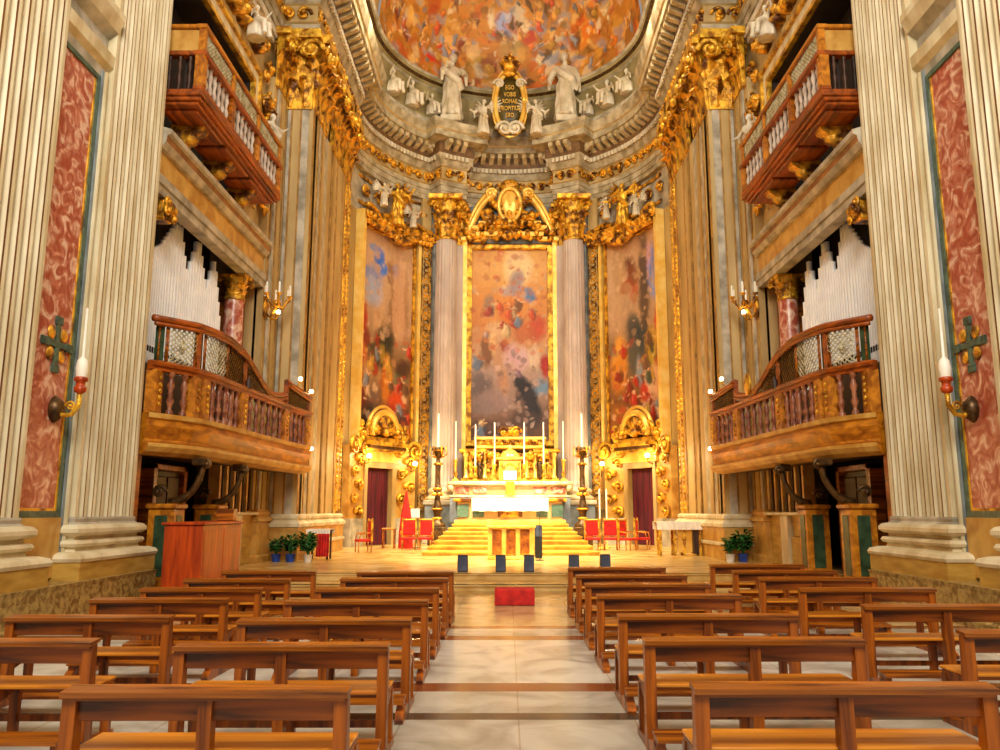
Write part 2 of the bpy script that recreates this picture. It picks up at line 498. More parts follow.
for s in (-1, 1):
    sd = side(s)
    def E_(p, q): return (p, q) if s < 0 else ((-q[0], q[1]), (-p[0], p[1]))
    # great wall: pier core, choir bay above and below
    mb = MB()
    X = lambda x: s * x
    mb.box(X(8.62), X(10.6), 2, 17.75, 0, 24)
    mb.box(X(10.3), X(10.6), 17.75, 28, 0, 24, 1)                 # back of the organ bay, its deep shade put into the colour
    mb.box(X(8.7), X(10.3), 17.75, 18.3, 11.2, 24, 2)               # wall above bay round the upper opening
    mb.box(X(8.7), X(10.3), 24.6, 28, 10.9, 24, 2)
    mb.box(X(8.7), X(10.3), 18.3, 24.6, 16.1, 24, 2)
    mb.box(X(8.62), X(10.3), 26.2, 28.0, 0, 10.9, 2)
    mb.box(X(7.9), X(10.3), 27.9, 35.0, 0, 19.1, 2)              # triumphal pier core
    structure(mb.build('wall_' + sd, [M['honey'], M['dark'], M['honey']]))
    # dado of brown marble under the pilasters
    mb = MB(); mb.sweep([(-7.82, 2), (-7.82, 17.95), (-8.7, 17.95)], [(-.7, 0, 0), (.03, 0, 0), (.03, .1, 0), (0, .14, 0), (0, .6, 0), (.02, .69, 0), (-.7, .69, 0)])
    if s > 0: mb.v = [(-v[0], v[1], v[2]) for v in mb.v]
    structure(mb.build('baseboard_' + sd, M['dado']))
    # giant fluted pilasters of the nave pier
    for D0, D1, nm in ((11.2, 13.6, 'near'), (15.35, 17.75, 'far')):
        lab = {('near'): 'giant cream fluted pilaster at the %s edge of the picture, nearest to the camera' % sd,
               ('far'): 'giant cream fluted pilaster between red marble panel and organ balcony on the %s' % sd}[nm]
        t = thing('fluted_pilaster', (X(8.5), (D0 + D1) / 2, .69), lab, 'pilaster', 'giant fluted pilasters of the nave')
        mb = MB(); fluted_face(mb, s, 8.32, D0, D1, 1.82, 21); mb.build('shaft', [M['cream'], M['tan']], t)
        mb = MB()
        ring_mould(mb, s, 8.32, D0, D1, [(-.2, 1.70), (.10, 1.70), (.17, 1.68), (.22, 1.62), (.22, 1.55), (.15, 1.49), (.08, 1.48), (.07, 1.42), (.17, 1.40), (.20, 1.34), (.17, 1.29), (.1, 1.27), (.12, 1.2), (.26, 1.19), (.38, 1.15), (.42, 1.08), (.40, 1.02), (-.2, 1.02)])
        mb.build('base', M['cream'], t)
        mb = MB(); ring_mould(mb, s, 8.32, D0, D1, [(-.2, 1.84), (.02, 1.84), (.04, 1.80), (.03, 1.74), (.08, 1.70), (-.2, 1.70)]); mb.build('fillet', M['grey'], t)
        mb = MB(); ring_mould(mb, s, 8.32, D0, D1, [(-.2, 1.02), (.38, 1.02), (.38, .69), (-.2, .69)]); mb.build('plinth', M['plinth'], t)
    # red marble panel between them
    t = thing('marble_panel', (X(8.6), 14.5, 1.9), 'tall red veined marble wall panel in green border, beside the %s far fluted pilaster' % sd, 'wall panel', 'red marble panels')
    mb = MB(); mb.box(X(8.5), X(8.66), 13.72, 15.0, 1.95, 10.65); mb.build('marble_slab', M['red'], t)
    mb = MB()
    for a, b, c, d in ((15.0, 15.12, 1.83, 10.75), (13.7, 15.0, 1.83, 1.95), (13.7, 15.0, 10.65, 10.75)): mb.box(X(8.46), X(8.64), a, b, c, d)
    mb.build('green_border', M['green'], t)
    mb = MB()
    for a, b, c, d in ((14.95, 15.0, 1.95, 10.65), (13.7, 14.95, 1.95, 2.0)): mb.box(X(8.48), X(8.5), a, b, c, d)
    mb.build('gilt_edge', M['gold'], t)
    mb = MB()
    mb.box(X(8.44), X(8.64), 15.12, 15.2, .9, 10.9, 0); mb.box(X(8.38), X(8.64), 15.2, 15.25, .9, 10.9, 1); mb.box(X(8.44), X(8.64), 15.25, 15.34, .9, 10.9, 2)
    mb.build('side_moulding', [M['blue_grey'], M['cream'], M['grey']], t)
    mb = MB(); mb.box(X(8.44), X(8.64), 13.62, 15.12, .75, 1.83); mb.build('lower_block', M['ochre'], t)
    mb = MB(); mb.sweep([(-8.6, 13.62), (-8.6, 15.34)], [(0, 10.75, 0), (.12, 10.75, 0), (.14, 10.95, 0), (.26, 11.05, 1), (.28, 11.3, 1), (.1, 11.35, 0), (.1, 11.7, 0), (.3, 11.85, 0), (.42, 12.1, 1), (.42, 12.25, 1), (0, 12.3, 0)])
    mb.box(-8.6, -8.5, 13.8, 15.2, 12.7, 20, 2); mb.box(-8.6, -8.44, 13.7, 13.8, 12.3, 20, 1); mb.box(-8.6, -8.44, 15.2, 15.3, 12.3, 20, 1)
    if s > 0: mb.v = [(-v[0], v[1], v[2]) for v in mb.v]
    mb.build('cornice', [M['grey'], M['cream'], M['honey']], t)

    # choir bay entablature
    mb = MB()
    mb.sweep([(-8.75, 17.8), (-8.75, 26.2)], [(0, 9.42, 0), (.35, 9.42, 0), (.37, 9.62, 0), (.42, 9.64, 0), (.42, 9.85, 0), (.3, 9.87, 1), (.3, 10.5, 1), (.4, 10.52, 0), (.5, 10.66, 0), (.52, 10.8, 2), (.6, 10.84, 0), (.62, 10.95, 0), (0, 11.15, 0)])
    if s > 0: mb.v = [(-v[0], v[1], v[2]) for v in mb.v]
    structure(mb.build('trim_1' if s < 0 else 'trim_2', [M['grey'], M['ochre'], M['tan']]))

    # honey pilaster strip that closes the choir bay
    t = thing('pilaster', (X(8.4), 27, ZP), 'plain honey-coloured pilaster at the inner end of the %s organ bay' % sd, 'pilaster', 'pilasters at the inner end of the organ bays')
    mb = MB()
    for k, (a, b, mi, x) in enumerate(((26.2, 26.42, 0, 8.4), (26.42, 26.5, 1, 8.36), (26.5, 26.75, 2, 8.3), (26.75, 26.83, 1, 8.27), (26.83, 27.3, 0, 8.3), (27.3, 27.38, 1, 8.27), (27.38, 27.88, 0, 8.3))):
        mb.box(X(x), X(8.7), a, b, 2.0, 17.2, mi)
    mb.build('shaft', [M['honey'], M['dull_gold'], M['grey']], t)
    mb = MB(); ring_mould(mb, s, 8.3, 26.2, 27.85, [(-.2, 2.0), (.05, 2.0), (.14, 1.9), (.08, 1.8), (.2, 1.72), (.2, 1.62), (.12, 1.6), (.12, .55), (.2, .5), (.2, .3), (-.2, .3)]); mb.build('pedestal', M['ochre'], t)
    capital(t, [E_((-8.3, 26.3), (-8.3, 27.5))], 16.9, 2.2, proj=.4)

    # triumphal pier: pilaster looking to the nave plus two on its inner face
    t = thing('clustered_pier', (X(7.9), 31, ZP), 'tall striped honey and grey pier with gilded capitals between the %s organ bay and apse' % sd, 'pier', 'clustered piers of the apse arch')
    mb = MB()
    Z0, Z1 = 1.75, 16.75
    # face to the nave
    for a, b, mi, y in ((8.62, 8.5, 0, 27.8), (8.5, 8.42, 1, 27.72), (8.42, 8.28, 2, 27.66), (8.28, 8.16, 3, 27.62), (8.16, 8.1, 1, 27.6), (8.1, 7.82, 0, 27.62), (7.82, 7.76, 1, 27.6), (7.76, 7.5, 3, 27.62), (7.5, 7.36, 0, 27.66)):
        mb.box(X(a), X(b), y, 28.3, Z0, Z1, mi)
    # inner face strips
    y = 27.7
    for w, mi, x in ((.25, 1, 7.34), (.5, 0, 7.36), (.12, 1, 7.33), (.5, 3, 7.37), (.12, 1, 7.33), (.5, 0, 7.36), (.6, 3, 7.38), (.6, 0, 7.38), (.16, 4, 7.5), (.1, 4, 7.56), (.15, 1, 7.36), (.6, 0, 7.38), (.15, 1, 7.34), (1.3, 0, 7.38), (.2, 1, 7.34)):
        mb.box(X(x), X(8), y, y + w, Z0, Z1, mi); y += w
    # dotted gilded moulding beside the painting
    mb.box(X(7.36), X(8), y, 34.9, Z0, Z1, 5)
    mb.build('shaft', [M['honey'], M['dull_gold'], M['blue_grey'], M['grey'], M['bronze'], M['ochre']], t)
    mb = MB(); mb.box(X(7.33), X(7.4), y + .22, y + .38, Z0, Z1); mb.box(X(7.33), X(7.4), 34.5, 34.7, Z0, Z1); mb.box(X(7.34), X(7.4), y + .3, 34.6, Z0, Z0 + .2)
    for k in range(66): mb.ball((X(7.34), y + .3, Z0 + .3 + k * .22), .085, 4)
    for k in range(66): mb.ball((X(7.34), 34.6, Z0 + .3 + k * .22), .07, 4)
    mb.build('bead_moulding', M['gold'], t)
    mb = MB()
    pa = [(-8.75, 27.62), (-7.36, 27.62), (-7.36, 34.9), (-7.7, 34.9)]
    mb.sweep(pa, [(-.3, 1.85, 1), (.04, 1.85, 1), (.12, 1.78, 1), (.12, 1.7, 1), (.06, 1.66, 1), (.14, 1.6, 1), (.22, 1.52, 1), (.22, 1.42, 1), (.14, 1.38, 1), (.14, .9, 0), (.2, .86, 1), (.2, .78, 1), (.14, .74, 0), (.14, .3, 0), (-.3, .3, 0)])
    if s > 0: mb.v = [(-v[0], v[1], v[2]) for v in mb.v]
    mb.build('pedestal', [M['ochre'], M['cream']], t)
    # capitals
    capital(t, [E_((-8.5, 27.6), (-7.4, 27.6))], 16.7, 2.9, proj=.6)
    capital(t, [E_((-7.36, 27.7), (-7.36, 29.9))], 16.7, 2.9, proj=.55)
    capital(t, [E_((-7.36, 30.8), (-7.36, 32.6))], 16.7, 2.9, proj=.5)
    capital(t, [E_((-7.36, 32.9), (-7.36, 34.6))], 16.7, 2.9, proj=.5)
    mb = MB()
    mb.box(X(7.5), X(8.6), 27.75, 28.2, 16.7, 19.4); mb.box(X(7.5), X(8), 28.2, 34.9, 16.7, 19.4)
    mb.build('neck', M['bronze'], t)

# ---- apse wall
mb = MB()
mb.sweep([(-8.0, 34.8)] + arc_path(-90, 90, 8.0, 60) + [(8.0, 34.8)], [(-.5, 0, 0), (0, 0, 0), (0, 16.9, 0), (0, 16.9, 1), (0, 26, 1), (-.5, 26, 1)])
structure(mb.build('wall_back', [M['honey'], M['grey']]))
# ---- grand entablature sweeping round choir and apse, breaking forward over the columns
def ent_path():
    p = [(-8.62, 9), (-8.62, 27.35), (-7.3, 27.35), (-7.3, 34.95), (-7.75, 34.95)]
    p += arc_path(-88, -34.5, 7.78, 20) + arc_path(-34, -21.5, 6.72, 4) + arc_path(-21, 21, 7.78, 16) + arc_path(21.5, 34, 6.72, 4) + arc_path(34.5, 88, 7.78, 20)
    p += [(7.75, 34.95), (7.3, 34.95), (7.3, 27.35), (8.62, 27.35), (8.62, 9)]
    return p
EP = ent_path()
mb = MB()
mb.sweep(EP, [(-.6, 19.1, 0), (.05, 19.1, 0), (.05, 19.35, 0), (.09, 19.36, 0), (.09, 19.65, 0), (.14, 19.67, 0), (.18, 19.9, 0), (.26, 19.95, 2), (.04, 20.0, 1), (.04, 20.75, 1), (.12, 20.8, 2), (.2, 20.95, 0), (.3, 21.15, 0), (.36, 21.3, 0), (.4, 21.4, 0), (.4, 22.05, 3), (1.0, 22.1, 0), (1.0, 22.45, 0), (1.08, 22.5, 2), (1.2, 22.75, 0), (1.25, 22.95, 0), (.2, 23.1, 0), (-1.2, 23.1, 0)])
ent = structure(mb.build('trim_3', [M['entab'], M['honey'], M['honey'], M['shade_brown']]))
# ornament along the entablature (frieze scrolls, modillions, dentils)
def walk(path, step):
    out = []; carry = 0
    for i in range(len(path) - 1):
        a = Vector(path[i]); b = Vector(path[i+1]); d = b - a; L = d.length
        if L < 1e-6: continue
        u = d / L; t = carry
        while t < L:
            out.append((a + u * t, u, Vector((u.y, -u.x)))); t += step
        carry = t - L
    return out
EPv = [p for p in EP]
fr = MB(); rnd = random.Random(3)
for (p, u, n) in walk(EPv, .62):
    if p.y < 24: continue
    c = Vector((p.x, p.y, 20.37)) + Vector((n.x, n.y, 0)) * .06
    fl = rnd.choice((-1, 1))
    scroll(fr, c + Vector((u.x, u.y, 0)) * .28 * fl, Vector((u.x, u.y, 0)), Vector((0, 0, 1)), Vector((n.x, n.y, 0)), .29, 1.3, .075, fl)
    fr.ball(c + Vector((0, 0, rnd.uniform(-.2, .2))), .14, 4)
fr.build('frieze_ornament', M['gold2'], ent)
md = MB()
for (p, u, n) in walk(EPv, .52):
    if p.y < 24: continue
    q = Vector((p.x, p.y)) + n * .4
    P4 = [q - u * .12, q + u * .12, q + u * .12 + n * .52, q - u * .12 + n * .52]
    md.add([(v.x, v.y, 21.62) for v in P4[:2]] + [(v.x, v.y, 21.85) for v in P4[2:]] + [(v.x, v.y, 22.08) for v in P4], [(0, 1, 2, 3), (4, 7, 6, 5), (0, 4, 5, 1), (1, 5, 6, 2), (2, 6, 7, 3), (3, 7, 4, 0)])
md.build('modillions', M['modillion'], ent)
dn = MB()
for (p, u, n) in walk(EPv, .26):
    if p.y < 24: continue
    q = Vector((p.x, p.y)) + n * .33
    P4 = [q - u * .075, q + u * .075, q + u * .075 + n * .12, q - u * .075 + n * .12]
    dn.add([(v.x, v.y, 21.12) for v in P4] + [(v.x, v.y, 21.36) for v in P4], [(0, 1, 2, 3), (4, 7, 6, 5), (0, 4, 5, 1), (1, 5, 6, 2), (2, 6, 7, 3), (3, 7, 4, 0)])
dn.build('dentils', M['white'], ent)
# attic above the cornice with its rim
AP = [(-6.95, 9), (-6.95, 36)] + arc_path(-87, 87, 6.95, 44) + [(6.95, 36), (6.95, 9)]
mb = MB(); mb.sweep(AP, [(-2.6, 22.9, 0), (.12, 22.95, 1), (.12, 23.4, 1), (.03, 23.5, 0), (0, 25.3, 0), (.12, 25.35, 1), (.2, 25.5, 0), (.34, 25.62, 2), (.38, 25.78, 0), (.5, 25.86, 1), (-.4, 26.1, 0)])
att = structure(mb.build('trim_4', [M['attic'], M['grey'], M['bronze']]))
# ================================================================== PAINTED SURFACES
def lin(h): return hexc(h)[:3]
def painted(nu, nv, surf, base, blobs, seed=0, warp=.04, dabs=0, asp=1, figs=0, fig_h=.1, robes=None, fig_region=None, palette=None, dab_r=(.02, .05), wscale=5, region=None, thick=None, strands=.12):
    """a grid whose points carry the painted colours; base(u,v) gives the ground tone"""
    rnd = random.Random(seed)
    bl = [(u, v, ru, rv, lin(c) if isinstance(c, str) else c, w, 0) for (u, v, ru, rv, c, w) in blobs]
    for k in range(dabs):
        u, v = rnd.random(), rnd.random()
        if region and not region(u, v): continue
        r1 = rnd.uniform(*dab_r); r2 = r1 * asp * rnd.uniform(.4, 1.3)
        pal = palette(u, v) if callable(palette) else palette
        bl.append((u, v, r1, r2, lin(rnd.choice(pal)), rnd.uniform(.35, .75), rnd.uniform(-1.5, 1.5)))
    for k in range(figs):
        u, v = rnd.random(), rnd.random()
        if fig_region and not fig_region(u, v): continue
        h = fig_h * rnd.uniform(.7, 1.3); w = h / asp * .34; rc = lin(rnd.choice(robes)); dk = tuple(q * .35 for q in rc); lt = tuple(min(1, q * 1.5 + .05) for q in rc); sk = lin(rnd.choice(['e0b088', 'c88c5c', 'a8683c']))
        ln = rnd.uniform(-.5, .5)
        bl += [(u + w*.45, v - h*.1, w*.5, h*.3, dk, .8, ln), (u, v - h*.15, w*.7, h*.16, rc, .9, ln + .7), (u + w*.1, v + h*.08, w*.38, h*.26, rc, .95, -ln), (u - w*.3, v + h*.08, w*.16, h*.2, lt, .7, ln), (u + ln*w, v + h*.37, w*.24, h*.075, sk, .9, 0),
               (u + w*rnd.choice((-1, 1)), v + h*rnd.uniform(.1, .3), w*.5, h*.05, sk, .9, 0)]
    vs = []; cs = []
    G = 24; buckets = {}
    for bi, b in enumerate(bl):
        e = max(b[2], b[3]) * 1.7 + warp * max(1, asp)
        for gx in range(max(0, int((b[0] - e) * G)), min(G, int((b[0] + e) * G)) + 1):
            for gy in range(max(0, int((b[1] - e) * G)), min(G, int((b[1] + e) * G)) + 1):
                buckets.setdefault((gx, gy), []).append(bi)
    for j in range(nv + 1):
        for i in range(nu + 1):
            u, v = i / nu, j / nv
            vs.append(surf(u, v))
            q = Vector((u * wscale, v * wscale / asp, seed * 3.1))
            wu = u + warp * noise.noise(q) + warp * .4 * noise.noise(q * 3.1)
            wv = v + warp * asp * noise.noise(q + Vector((9, 4, 2))) + warp * asp * .4 * noise.noise(q * 2.7 + Vector((3, 1, 8)))
            q3 = Vector((u * wscale * 5, v * wscale * 5 / asp, seed * 1.7)); fw = warp * .45
            wu += fw * noise.noise(q3); wv += fw * asp * noise.noise(q3 + Vector((5, 7, 1)))
            c = list(lin(base(wu, wv)) if isinstance(base(wu, wv), str) else base(wu, wv))
            for bi in sorted(buckets.get((min(G, max(0, int(u * G))), min(G, max(0, int(v * G)))), [])):
                b = bl[bi]
                du, dv = wu - b[0], wv - b[1]
                if b[6]:
                    dv /= asp; du, dv = du * math.cos(b[6]) - dv * math.sin(b[6]), (du * math.sin(b[6]) + dv * math.cos(b[6])) * asp
                d = (du / b[2]) ** 2 + (dv / b[3]) ** 2
                if d < 2.2:
                    a = b[5] * (1 if d < .55 else max(0, (2.2 - d) / 1.65))
                    for k in range(3): c[k] += (b[4][k] - c[k]) * a
            n_ = 1 + strands * noise.noise(Vector((u * 38, v * 60, seed)))
            cs.append((c[0] * n_, c[1] * n_, c[2] * n_))
    fs = []
    for j in range(nv):
        for i in range(nu):
            a = j * (nu + 1) + i
            fs.append((a, a + 1, a + nu + 2, a + nu + 1))
    mb = MB(); mb.add(vs, fs, 0, True); mb.c = cs
    return mb
def mixc(a, b, t):
    t = max(0, min(1, t)); a, b = lin(a), lin(b)
    return tuple(a[k] + (b[k] - a[k]) * t for k in range(3))
def ramp(stops, v):
    for k in range(len(stops) - 1):
        if v <= stops[k+1][0]:
            return mixc(stops[k][1], stops[k+1][1], (v - stops[k][0]) / (stops[k+1][0] - stops[k][0]))
    return lin(stops[-1][1])

# ---- dome: half-vault over the apse with its fresco, barrel vault in front
def dome_surf(u, v):
    a = R(-90 + 180 * u); e = R(88 * v)
    r = 6.5 * math.cos(e)
    return (r * math.sin(a), 36 + r * math.cos(a), 25.85 + 6.5 * math.sin(e))
dp = ['e0801c', 'cf5a18', 'eeaa44', 'a8701c', 'e0c088', 'b84418', 'a09a94', 'ecd8b0', '98501c', 'd49c38', '8c90a0', '806428', 'f0c474', '783414', 'c88c3c', '5c3c14']
mb = painted(420, 210, dome_surf, lambda u, v: ramp([(0, 'a86c24'), (.15, 'c07824'), (.4, 'd08c34'), (1, 'b9a48c')], v),
    [(.5, .13, .03, .05, 'e07420', .9), (.27, .09, .016, .03, 'd02c12', 1), (.33, .17, .014, .03, '8ea4da', .9), (.42, .13, .03, .04, 'b08a30', .9), (.51, .22, .04, .06, 'b9974a', .9),
     (.62, .12, .02, .04, 'e9c79a', .8), (.7, .11, .02, .035, '7c88a8', .9), (.56, .3, .02, .06, 'c23c14', .9), (.74, .25, .04, .06, 'e07010', .9), (.66, .22, .05, .04, '9a7428', .8), (.49, .36, .03, .05, '9db0e0', .9)],
    seed=3, warp=.02, dabs=1400, palette=dp, dab_r=(.005, .016), wscale=14, asp=2, figs=330, fig_h=.06, robes=['c8501c', 'dc7418', 'b8862c', '8c8c94', 'd8c090', '8c3c14', '6c6c70', 'e8a040', '6c4a1c', 'b87028', 'e0a860'], fig_region=lambda u, v: v < .62)
mb2 = mb
o = mb.build('dome_fresco', M['paint']); tag(o, 'orange, red and blue figure fresco covering the half dome above the apse', 'fresco')
mb = MB()
prof = [(6.5 * math.cos(PI * k / 24), 25.9 + 6.5 * math.sin(PI * k / 24)) for k in range(25)]
vs = []; 
for y in (9, 36):
    for r_ in (6.6, 7.1):
        for k in range(25): vs.append((r_ * math.cos(PI * k / 24), y, 25.9 + r_ * math.sin(PI * k / 24)))
fs = []
for k in range(24):
    fs += [(k, k+1, 50+k+1, 50+k), (25+k, 75+k, 75+k+1, 25+k+1), (k, 25+k, 25+k+1, k+1), (50+k, 50+k+1, 75+k+1, 75+k)]
mb.add(vs, fs); structure(mb.build('ceiling', M['honey']))

# ---- three altarpieces
def arc_surf(a0, a1, r, z0, z1):
    def f(u, v):
        x, y = arc_pt(a0 + (a1 - a0) * u, r); return (x, y, z0 + (z1 - z0) * v)
    return f
def flat_surf(x0, x1, y, z0, z1):
    return lambda u, v: (x0 + (x1 - x0) * u, y, z0 + (z1 - z0) * v)
def frame_arc(mb, a0, a1, r, z0, z1, wdeg, wz, th, mi=0):
    arc_box(mb, a0 - wdeg, a0, r, r - th, z0 - wz, z1 + wz, mi, 1); arc_box(mb, a1, a1 + wdeg, r, r - th, z0 - wz, z1 + wz, mi, 1)
    arc_box(mb, a0, a1, r, r - th, z1, z1 + wz, mi, 6); arc_box(mb, a0, a1, r, r - th, z0 - wz, z0, mi, 6)

# centre
t = thing('altarpiece', (0, 43.6, 5.7), 'central framed painting of clouds, orange light and a dark kneeling figure, above the high altar', 'painting')
mb = painted(170, 420, flat_surf(-2.12, 2.12, 43.42, 5.75, 16.55),
    lambda u, v: ramp([(0, '5e4034'), (.1, '7c5a4a'), (.2, 'a08478'), (.34, 'b29a94'), (.45, 'c8a07c'), (.6, 'd08a48'), (.75, 'd99548'), (.9, 'e2ac62'), (1, 'cf9448')], v),
    [(.62, .9, .16, .08, 'f0d6a4', .9), (.6, .82, .08, .06, '8d7a8c', .8), (.76, .755, .07, .035, '4f86c0', 1), (.55, .78, .14, .03, 'a89aa6', .8), (.45, .72, .3, .03, 'dc8a3c', .7), (.5, .66, .12, .05, 'd8701e', .9),
     (.22, .7, .06, .05, '8c7a6a', .8), (.85, .58, .1, .06, 'c8482c', .9), (.7, .55, .12, .05, 'b86034', .8), (.3, .55, .1, .05, 'd9b48c', .8), (.2, .46, .07, .07, '7a4a24', .9), (.28, .5, .04, .05, 'e6c08a', .9),
     (.35, .42, .05, .08, 'c09070', .8), (.42, .48, .05, .03, '9c3a1c', .9), (.58, .42, .14, .06, 'd8b6c8', .9), (.82, .42, .08, .05, 'e0ccb8', .9), (.96, .38, .05, .05, 'b02c1c', 1), (.9, .27, .1, .035, '6f9cc8', .9),
     (.1, .28, .14, .06, '6a5e64', .9), (.3, .2, .2, .05, 'a48c90', .8), (.14, .17, .12, .04, '8e7c80', .8), (.63, .30, .07, .03, '26222a', 1), (.7, .26, .09, .045, '201d26', 1), (.77, .2, .09, .06, '2a262e', 1), (.82, .14, .09, .06, '2c2830', 1), (.6, .22, .05, .03, '3a3238', .9), (.72, .1, .2, .04, '4a3a38', .8),
     (.2, .05, .2, .04, '4c2c24', .9), (.55, .04, .2, .035, '5c3a30', .8), (.42, .3, .05, .05, 'c8946c', .8)],
    seed=5, warp=.03, dabs=220, palette=lambda u, v: (['e9c48c', 'd08040', 'b86a3a', 'caa27c', 'c4543a'] if v > .45 else ['b89a94', '7c6460', 'a88078', 'd2b8b0', '6c5450']), dab_r=(.015, .04), asp=.4, figs=30, fig_h=.07, robes=['c8501c', 'd88a3c', 'b89a90', '8c6c84', 'a03c24', 'd8b888', '6c7c98', '7c4c24'], fig_region=lambda u, v: v > .33 and v < .72 or (v < .12))
mb.build('canvas', M['paint'], t)
mb = MB()
for a, b, c, d in ((-2.4, -2.12, 5.4, 16.85), (2.12, 2.4, 5.4, 16.85), (-2.12, 2.12, 16.55, 16.85), (-2.12, 2.12, 5.4, 5.75)):
    mb.bbox(a, b, 43.2, 43.9, c, d, .06)
mb.build('inner_frame', M['gold'], t)
mb = MB()
for sx in (-1, 1):
    mb.bbox(sx * 2.4, sx * 2.62, 43.1, 43.9, 5.2, 17.0, .04, 0); mb.bbox(sx * 2.62, sx * 2.72, 43.2, 43.9, 5.0, 17.0, .03, 1)
    mb.bbox(sx * 1.6, sx * 2.75, 42.95, 43.4, 16.95, 17.25, .06, 0); mb.bbox(sx * 1.45, sx * 1.7, 42.95, 43.4, 17.1, 17.9, .06, 0)
mb.build('outer_frame', [M['brightgold'], M['honey']], t)
# sides
for s in (-1, 1):
    a_out, a_in = s * 72.3, s * 42.2
    lo, hi = min(a_out, a_in), max(a_out, a_in)
    lab = 'left apse painting with blue angels over brown columns and red-robed crowd' if s < 0 else 'right apse painting with blue sky patch, dark column and orange-robed figures'
    x, y = arc_pt((lo + hi) / 2, 7.9)
    t = thing('altarpiece', (x, y, 5.6), lab, 'painting')
    if s < 0:
        bl = [(.42, .88, .09, .04, '3f6fd0', 1), (.5, .83, .07, .03, '4a7ad8', 1), (.72, .84, .08, .025, '5a80cc', .9), (.3, .92, .08, .02, '6c8cc8', .8), (.25, .77, .2, .05, '7f8cc0', .9), (.3, .7, .16, .06, 'a6acc8', .9), (.62, .82, .04, .05, '8a5a34', .8),
              (.8, .7, .12, .2, 'c89a74', .9), (.66, .66, .03, .22, '9c7048', .7), (.92, .65, .03, .2, 'a67c54', .7),
              (.1, .55, .1, .08, 'b83018', 1), (.2, .46, .08, .05, '8c2c18', .9), (.55, .46, .14, .08, '3a3624', 1), (.45, .4, .2, .06, '54462e', 1), (.52, .42, .05, .04, 'b08c28', .9),
              (.1, .38, .1, .07, 'd26a20', .9), (.3, .3, .2, .05, 'b58a5c', .9), (.62, .34, .06, .07, 'e09a2c', 1), (.6, .26, .06, .06, 'cf7a20', .9), (.85, .3, .1, .06, '5a6a4c', .9), (.88, .36, .1, .04, '4c2c20', .9), (.4, .2, .08, .08, '8c6a54', .9),
              (.12, .2, .1, .08, '7a2414', 1), (.78, .18, .12, .07, 'd0481a', 1), (.7, .12, .08, .05, 'a82c12', .9), (.3, .1, .2, .06, '3c2a22', .9), (.92, .1, .08, .06, '48221a', .9), (.15, .06, .1, .05, '5a3424', .9), (.55, .08, .1, .06, '6c5040', .8)]
    else:
        bl = [(.8, .8, .13, .1, '7686c8', 1), (.88, .72, .1, .06, '90a0d8', .9), (.7, .88, .08, .06, 'd8a0a8', .8), (.35, .86, .1, .04, '6a3020', .9), (.4, .8, .12, .05, '8c4a28', .9), (.3, .76, .08, .03, 'b04828', .9), (.45, .72, .06, .04, 'c05a30', .8), (.2, .84, .1, .1, 'b89468', .7),
              (.62, .72, .08, .25, '4c3a30', .9), (.4, .55, .1, .06, '4a4c4c', .9), (.5, .48, .14, .08, '3e4444', 1), (.42, .4, .1, .08, '5a5a54', .9), (.9, .55, .08, .07, 'd0541c', 1), (.75, .46, .1, .06, 'c89a30', .9),
              (.18, .42, .1, .08, 'e09a38', 1), (.15, .32, .1, .08, 'd8882c', .9), (.5, .33, .05, .06, '8ea0b8', .9), (.66, .3, .06, .06, 'f0dcc0', .9), (.58, .22, .08, .05, 'c83a24', 1), (.8, .28, .08, .08, 'e0b088', .9), (.75, .38, .08, .04, 'b8a030', .8),
              (.25, .2, .14, .05, '7c4a20', .9), (.12, .12, .12, .06, '9c5a18', .9), (.7, .14, .16, .05, 'c49480', .9), (.45, .12, .1, .05, '5c3420', .9), (.9, .16, .08, .06, 'e8c8a8', .8), (.3, .05, .2, .05, '6c4018', .9)]
    # u runs from low to high angle: left-to-right as seen
    mb = painted(150, 380, arc_surf(lo, hi, 7.9, 5.4, 16.3), lambda u, v: ramp([(0, '5c3420'), (.15, '7a4a2c'), (.3, '96683c'), (.45, '8a6a48'), (.55, 'b89470'), (.8, 'c8a480'), (1, 'c49a70')], v),
        bl, seed=11 if s < 0 else 17, warp=.035, dabs=200,
        palette=lambda u, v: (['d8a070', 'c0502c', 'e0a850', '6a3a20', '8c7c5c', 'b03820', 'e8c8a0'] if v < .5 else ['c8a078', 'd4b08c', 'b88c60', 'c49c80']), dab_r=(.015, .045), asp=.42, figs=46, fig_h=.08, robes=['b8321c', 'd8782c', 'c89a3c', '4c5440', '6c4a34', 'd8b08c', '8c2c18', '7c8494'], fig_region=lambda u, v: v < .5)
    mb.build('canvas', M['paint'], t)
    mb = MB(); frame_arc(mb, lo, hi, 7.97, 5.4, 16.3, 1.0, .18, .2, 0); mb.build('inner_frame', M['gold'], t)
    mb = MB()
    e = a_out + s * 1.0; arc_box(mb, min(e, e + s * 2.0), max(e, e + s * 2.0), 7.97, 7.5, 5.0, 16.9, 0, 2)
    e = a_in - s * 1.5; arc_box(mb, min(e, e - s * 1.3), max(e, e - s * 1.3), 7.97, 7.6, 5.0, 16.6, 0, 1)
    mb.build('outer_frame', M['linen_gold'], t)
    # orange gilded swag frame head, sagging in the middle
    mb = MB()
    a0, a1 = s * 73, s * 35
    pts = []
    for i in range(25):
        q = i / 24; a = a0 + (a1 - a0) * q; x, y = arc_pt(a, 7.55)
        pts.append((x, y, 16.75 - .0 * math.sin(PI * q) + .12 * math.sin(q * 18)))
    mb.tube(pts, .26, 8); mb.tube([(p[0], p[1], p[2] + .45) for p in pts], .16, 6)
